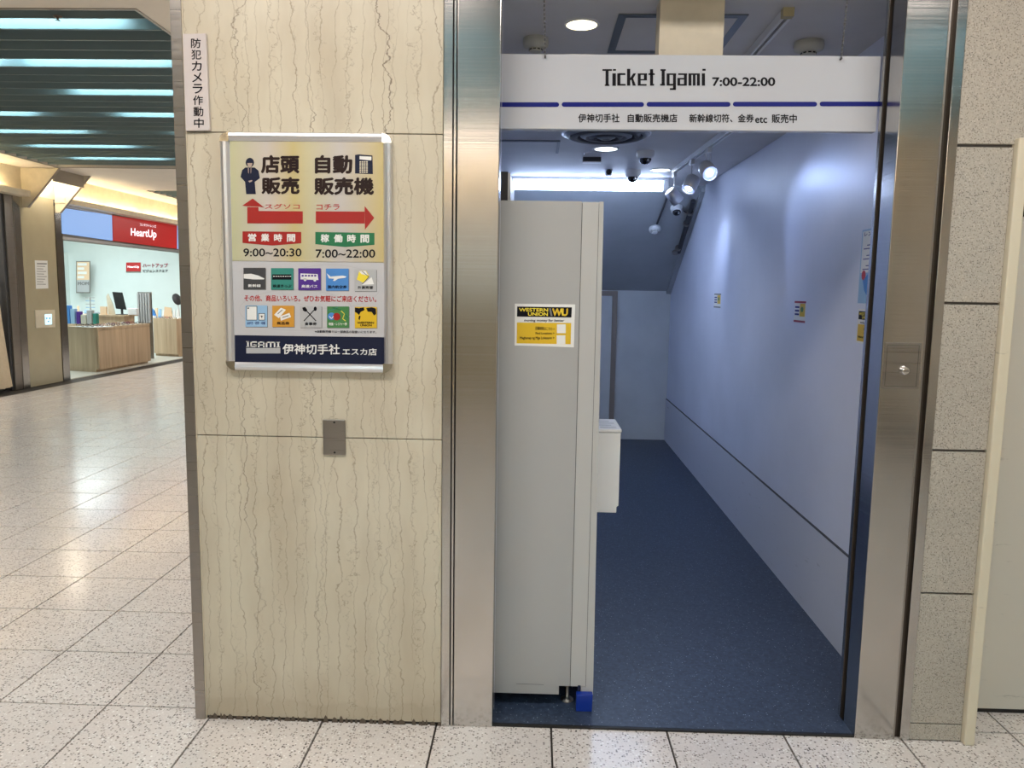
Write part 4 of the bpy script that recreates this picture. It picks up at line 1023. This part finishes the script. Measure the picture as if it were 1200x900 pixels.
C4.text('9:00~20:30', 165, 6, 537, 58, 'ink', 3, .015); C4.text('7:00~22:00', 627, 12, 1008, 66, 'ink', 3, .015)
C4.text('その他、商品いろいろ。ぜひお気軽にご来店ください。', 171, 303, 1015, 344, 'redtext', 3, .022, slope=.008)
C4.text('※自動販売機では一部商品の取扱いになります。', 622, 528, 1015, 545, 'ink', 3, .015, slope=.012)
# person figure, calculator
A.poly([circ(207, 248, 27, 16, 30), [(178, 280), (238, 280), (262, 300), (271, 348), (238, 372), (245, 450), (183, 450), (176, 372), (147, 340), (158, 296)]], 'navy', 3, 'clerk_figure')
A.poly([[(190, 252), (224, 252), (218, 272), (207, 279), (195, 272)], [(196, 366), (222, 360), (222, 368), (205, 376)], [(195, 283), (200, 283), (200, 320), (196, 312)], [(216, 283), (212, 283), (212, 320), (215, 312)]], mat('skin_print', (.45, .35, .30), .3), 4, 'clerk_face')
A.poly([[(879, 200), (900, 196), (990, 203), (993, 322), (879, 318)]], 'navy', 3, 'calculator'); A.poly([[(908, 207), (984, 211), (983, 235), (908, 228)]], 'paper', 4, 'calculator_window')
A.rect([(908+i*14, 240+j*13, 918+i*14, 249+j*13) for i in range(4) for j in range(6)], 'cream', 4, 'calculator_keys')
# icons
def icon(x0, y0, x1, y1, m, label, tm):
    C4.rect((x0+3, y0+4, x1+4, y1+4), 'greyink', 2, 'icon_shadow'); q_ = C4.rect((x0, y0, x1, y1), m, 3, 'icon_square')
    if label: C4.text(label, x0+12+max(0, (5-len(label)))*9, y1-34, x1-12-max(0, (5-len(label)))*9, y1-14, tm, 5, .02, parent=q_)
    return q_
ics = [(166, 130, 307, 268, 'dark', '新幹線', 'paper'), (342, 132, 485, 270, 'teal', '鉄道きっぷ', 'ink'), (516, 133, 660, 272, 'purple', '高速バス', 'paper'), (693, 135, 838, 276, 'blueink', '国内航空券', 'ink'), (875, 140, 1015, 280, 'silver', '外貨両替', 'ink'),
       (178, 370, 318, 507, 'lightblue', 'はがき・切手・印紙', 'navyink'), (350, 372, 490, 508, 'orange', '商品券', 'brownink'), (527, 375, 665, 512, 'silver', '食事券', 'ink'), (700, 377, 840, 513, 'leaf', '映画・レジャー券', 'paper'), (877, 380, 1018, 515, 'gold', None, None)]
IC = [icon(*a) for a in ics]
C4.p = IC[0]; C4.poly([[(168, 170), (215, 168), (262, 180), (300, 198), (296, 204), (230, 204), (168, 198)]], 'paper', 4, 'train_shape')
C4.p = IC[1]; C4.rect((350, 172, 472, 206), 'ink', 4, 'train_shape'); C4.rect([(356+i*15, 182, 366+i*15, 187) for i in range(8)], 'paper', 5, 'train_windows')
C4.p = IC[2]; C4.poly([[(530, 166), (640, 170), (645, 208), (530, 204)], circ(560, 206, 9), circ(622, 209, 9)], 'paper', 4, 'bus_shape'); C4.rect([(538+i*20, 175, 552+i*20, 186) for i in range(5)], 'purple', 5, 'bus_windows')
C4.p = IC[3]; C4.poly([[(698, 165), (722, 186), (800, 180), (825, 186), (815, 194), (770, 200), (750, 214), (738, 213), (745, 200), (712, 198)]], 'paper', 4, 'plane_shape')
C4.p = IC[4]; C4.poly([[(905, 150), (950, 148), (970, 185), (930, 225), (890, 205)]], 'brightyellow', 4, 'note_shape'); C4.poly([[(920, 240), (985, 190), (1000, 235)], [(905, 152), (948, 150), (962, 180), (920, 170)]], 'paper', 5, 'note_shape'); C4.line([(925, 152), (968, 188), (925, 236)], 3, 'ink', 6)
C4.p = IC[5]; C4.rect([(188, 378, 250, 462), (265, 424, 300, 462)], 'paper', 4, 'card_shape'); C4.line([(186, 376), (252, 376), (252, 464), (186, 464), (186, 376)], 3, 'ink', 5); C4.line([(264, 422), (302, 422), (302, 464), (264, 464), (264, 422)], 3, 'ink', 5)
C4.p = IC[5]; C4.rect([(276, 436, 290, 440), (281, 440, 286, 450)], 'brownink', 5, 'card_mark'); C4.rect((192, 384, 202, 392), 'ink', 5, 'card_mark')
C4.p = IC[6]; C4.poly([[(362, 430), (405, 385), (438, 398), (392, 452)], [(400, 440), (460, 418), (470, 445), (405, 468)]], 'paper', 4, 'coupon_shape'); C4.line([(385, 425), (415, 398)], 4, 'brownink', 5); C4.line([(415, 448), (455, 435)], 4, 'brownink', 5)
C4.p = IC[7]; C4.line([(560, 395), (630, 470)], 6, 'ink', 4); C4.line([(622, 395), (552, 470)], 6, 'ink', 4); C4.poly([circ(625, 392, 10, 12, 14), [(542, 385), (560, 380), (575, 400), (562, 412), (546, 402)]], 'ink', 4, 'cutlery_shape')
C4.p = IC[8]; C4.line([(702, 405), (740, 398), (770, 380)], 4, 'teal', 4); C4.line([(735, 385), (790, 400), (835, 450)], 6, 'green', 4); C4.poly([circ(728, 440, 24, 14)], 'blueink', 4, 'mask_shape'); C4.poly([circ(762, 442, 24, 14)], 'red', 5, 'mask_shape'); C4.line([(715, 440), (728, 455), (742, 440)], 5, 'paper', 6)
C4.p = IC[8]; C4.line([(790, 405), (812, 425), (800, 455), (820, 470)], 4, 'brightyellow', 5)
C4.p = IC[9]; C4.poly([[(878, 384), (905, 388), (935, 382), (940, 400), (915, 412), (905, 432), (890, 418), (878, 412)], [(950, 388), (985, 382), (1012, 390), (1014, 425), (1000, 435), (985, 412), (960, 410)], [(905, 435), (915, 440), (908, 465), (900, 455)]], 'ink', 4, 'world_map')
C4.p = IC[9]; C4.text('WESTERN', 893, 474, 1000, 488, 'ink', 5, .03); C4.text('UNION', 912, 491, 986, 504, 'ink', 5, .03)
C4.p = pf
# footer lettering
def blk(rs): C4.rect(rs, 'paper', 4, 'logo_letter', npn)
blk([(184, 598, 202, 604), (190, 598, 200, 636), (184, 631, 204, 636)])
blk([(210, 600, 252, 608), (210, 600, 220, 636), (210, 630, 250, 637), (241, 618, 251, 637), (230, 618, 251, 624)])
blk([(259, 601, 301, 608), (259, 601, 269, 638), (291, 601, 301, 638), (259, 620, 301, 626)])
blk([(309, 602, 370, 610), (309, 602, 319, 638), (335, 602, 345, 638), (360, 602, 370, 638)])
blk([(377, 603, 399, 608), (383, 603, 394, 638), (377, 633, 400, 639)])
C4.rect((184, 642, 402, 677), 'silver', 4, 'logo_bar', npn)
C4.text('伊神切手社', 416, 615, 782, 682, 'paper', 4, .02, slope=.008, parent=npn); C4.text('エスカ店', 798, 643, 1018, 688, 'paper', 4, .02, slope=.01, parent=npn)
# clear cover sheet gloss is the print's own low roughness

# steel cover plate
cvp = thing('cover_plate', (-.661, 0, .953), 'blank steel cover plate screwed over the marble joint', 'plate')
MB().box(-.700, -.624, -.007, 0, .953, 1.0735).build('plate', 'steel_dull', cvp, .0035)
for zz_ in (.962, 1.064): MB().lathe((-.661, -.007, zz_), [(.0035, 0), (.0028, .0015)], (0, -1, 0), 12).build('screw', 'black', cvp)
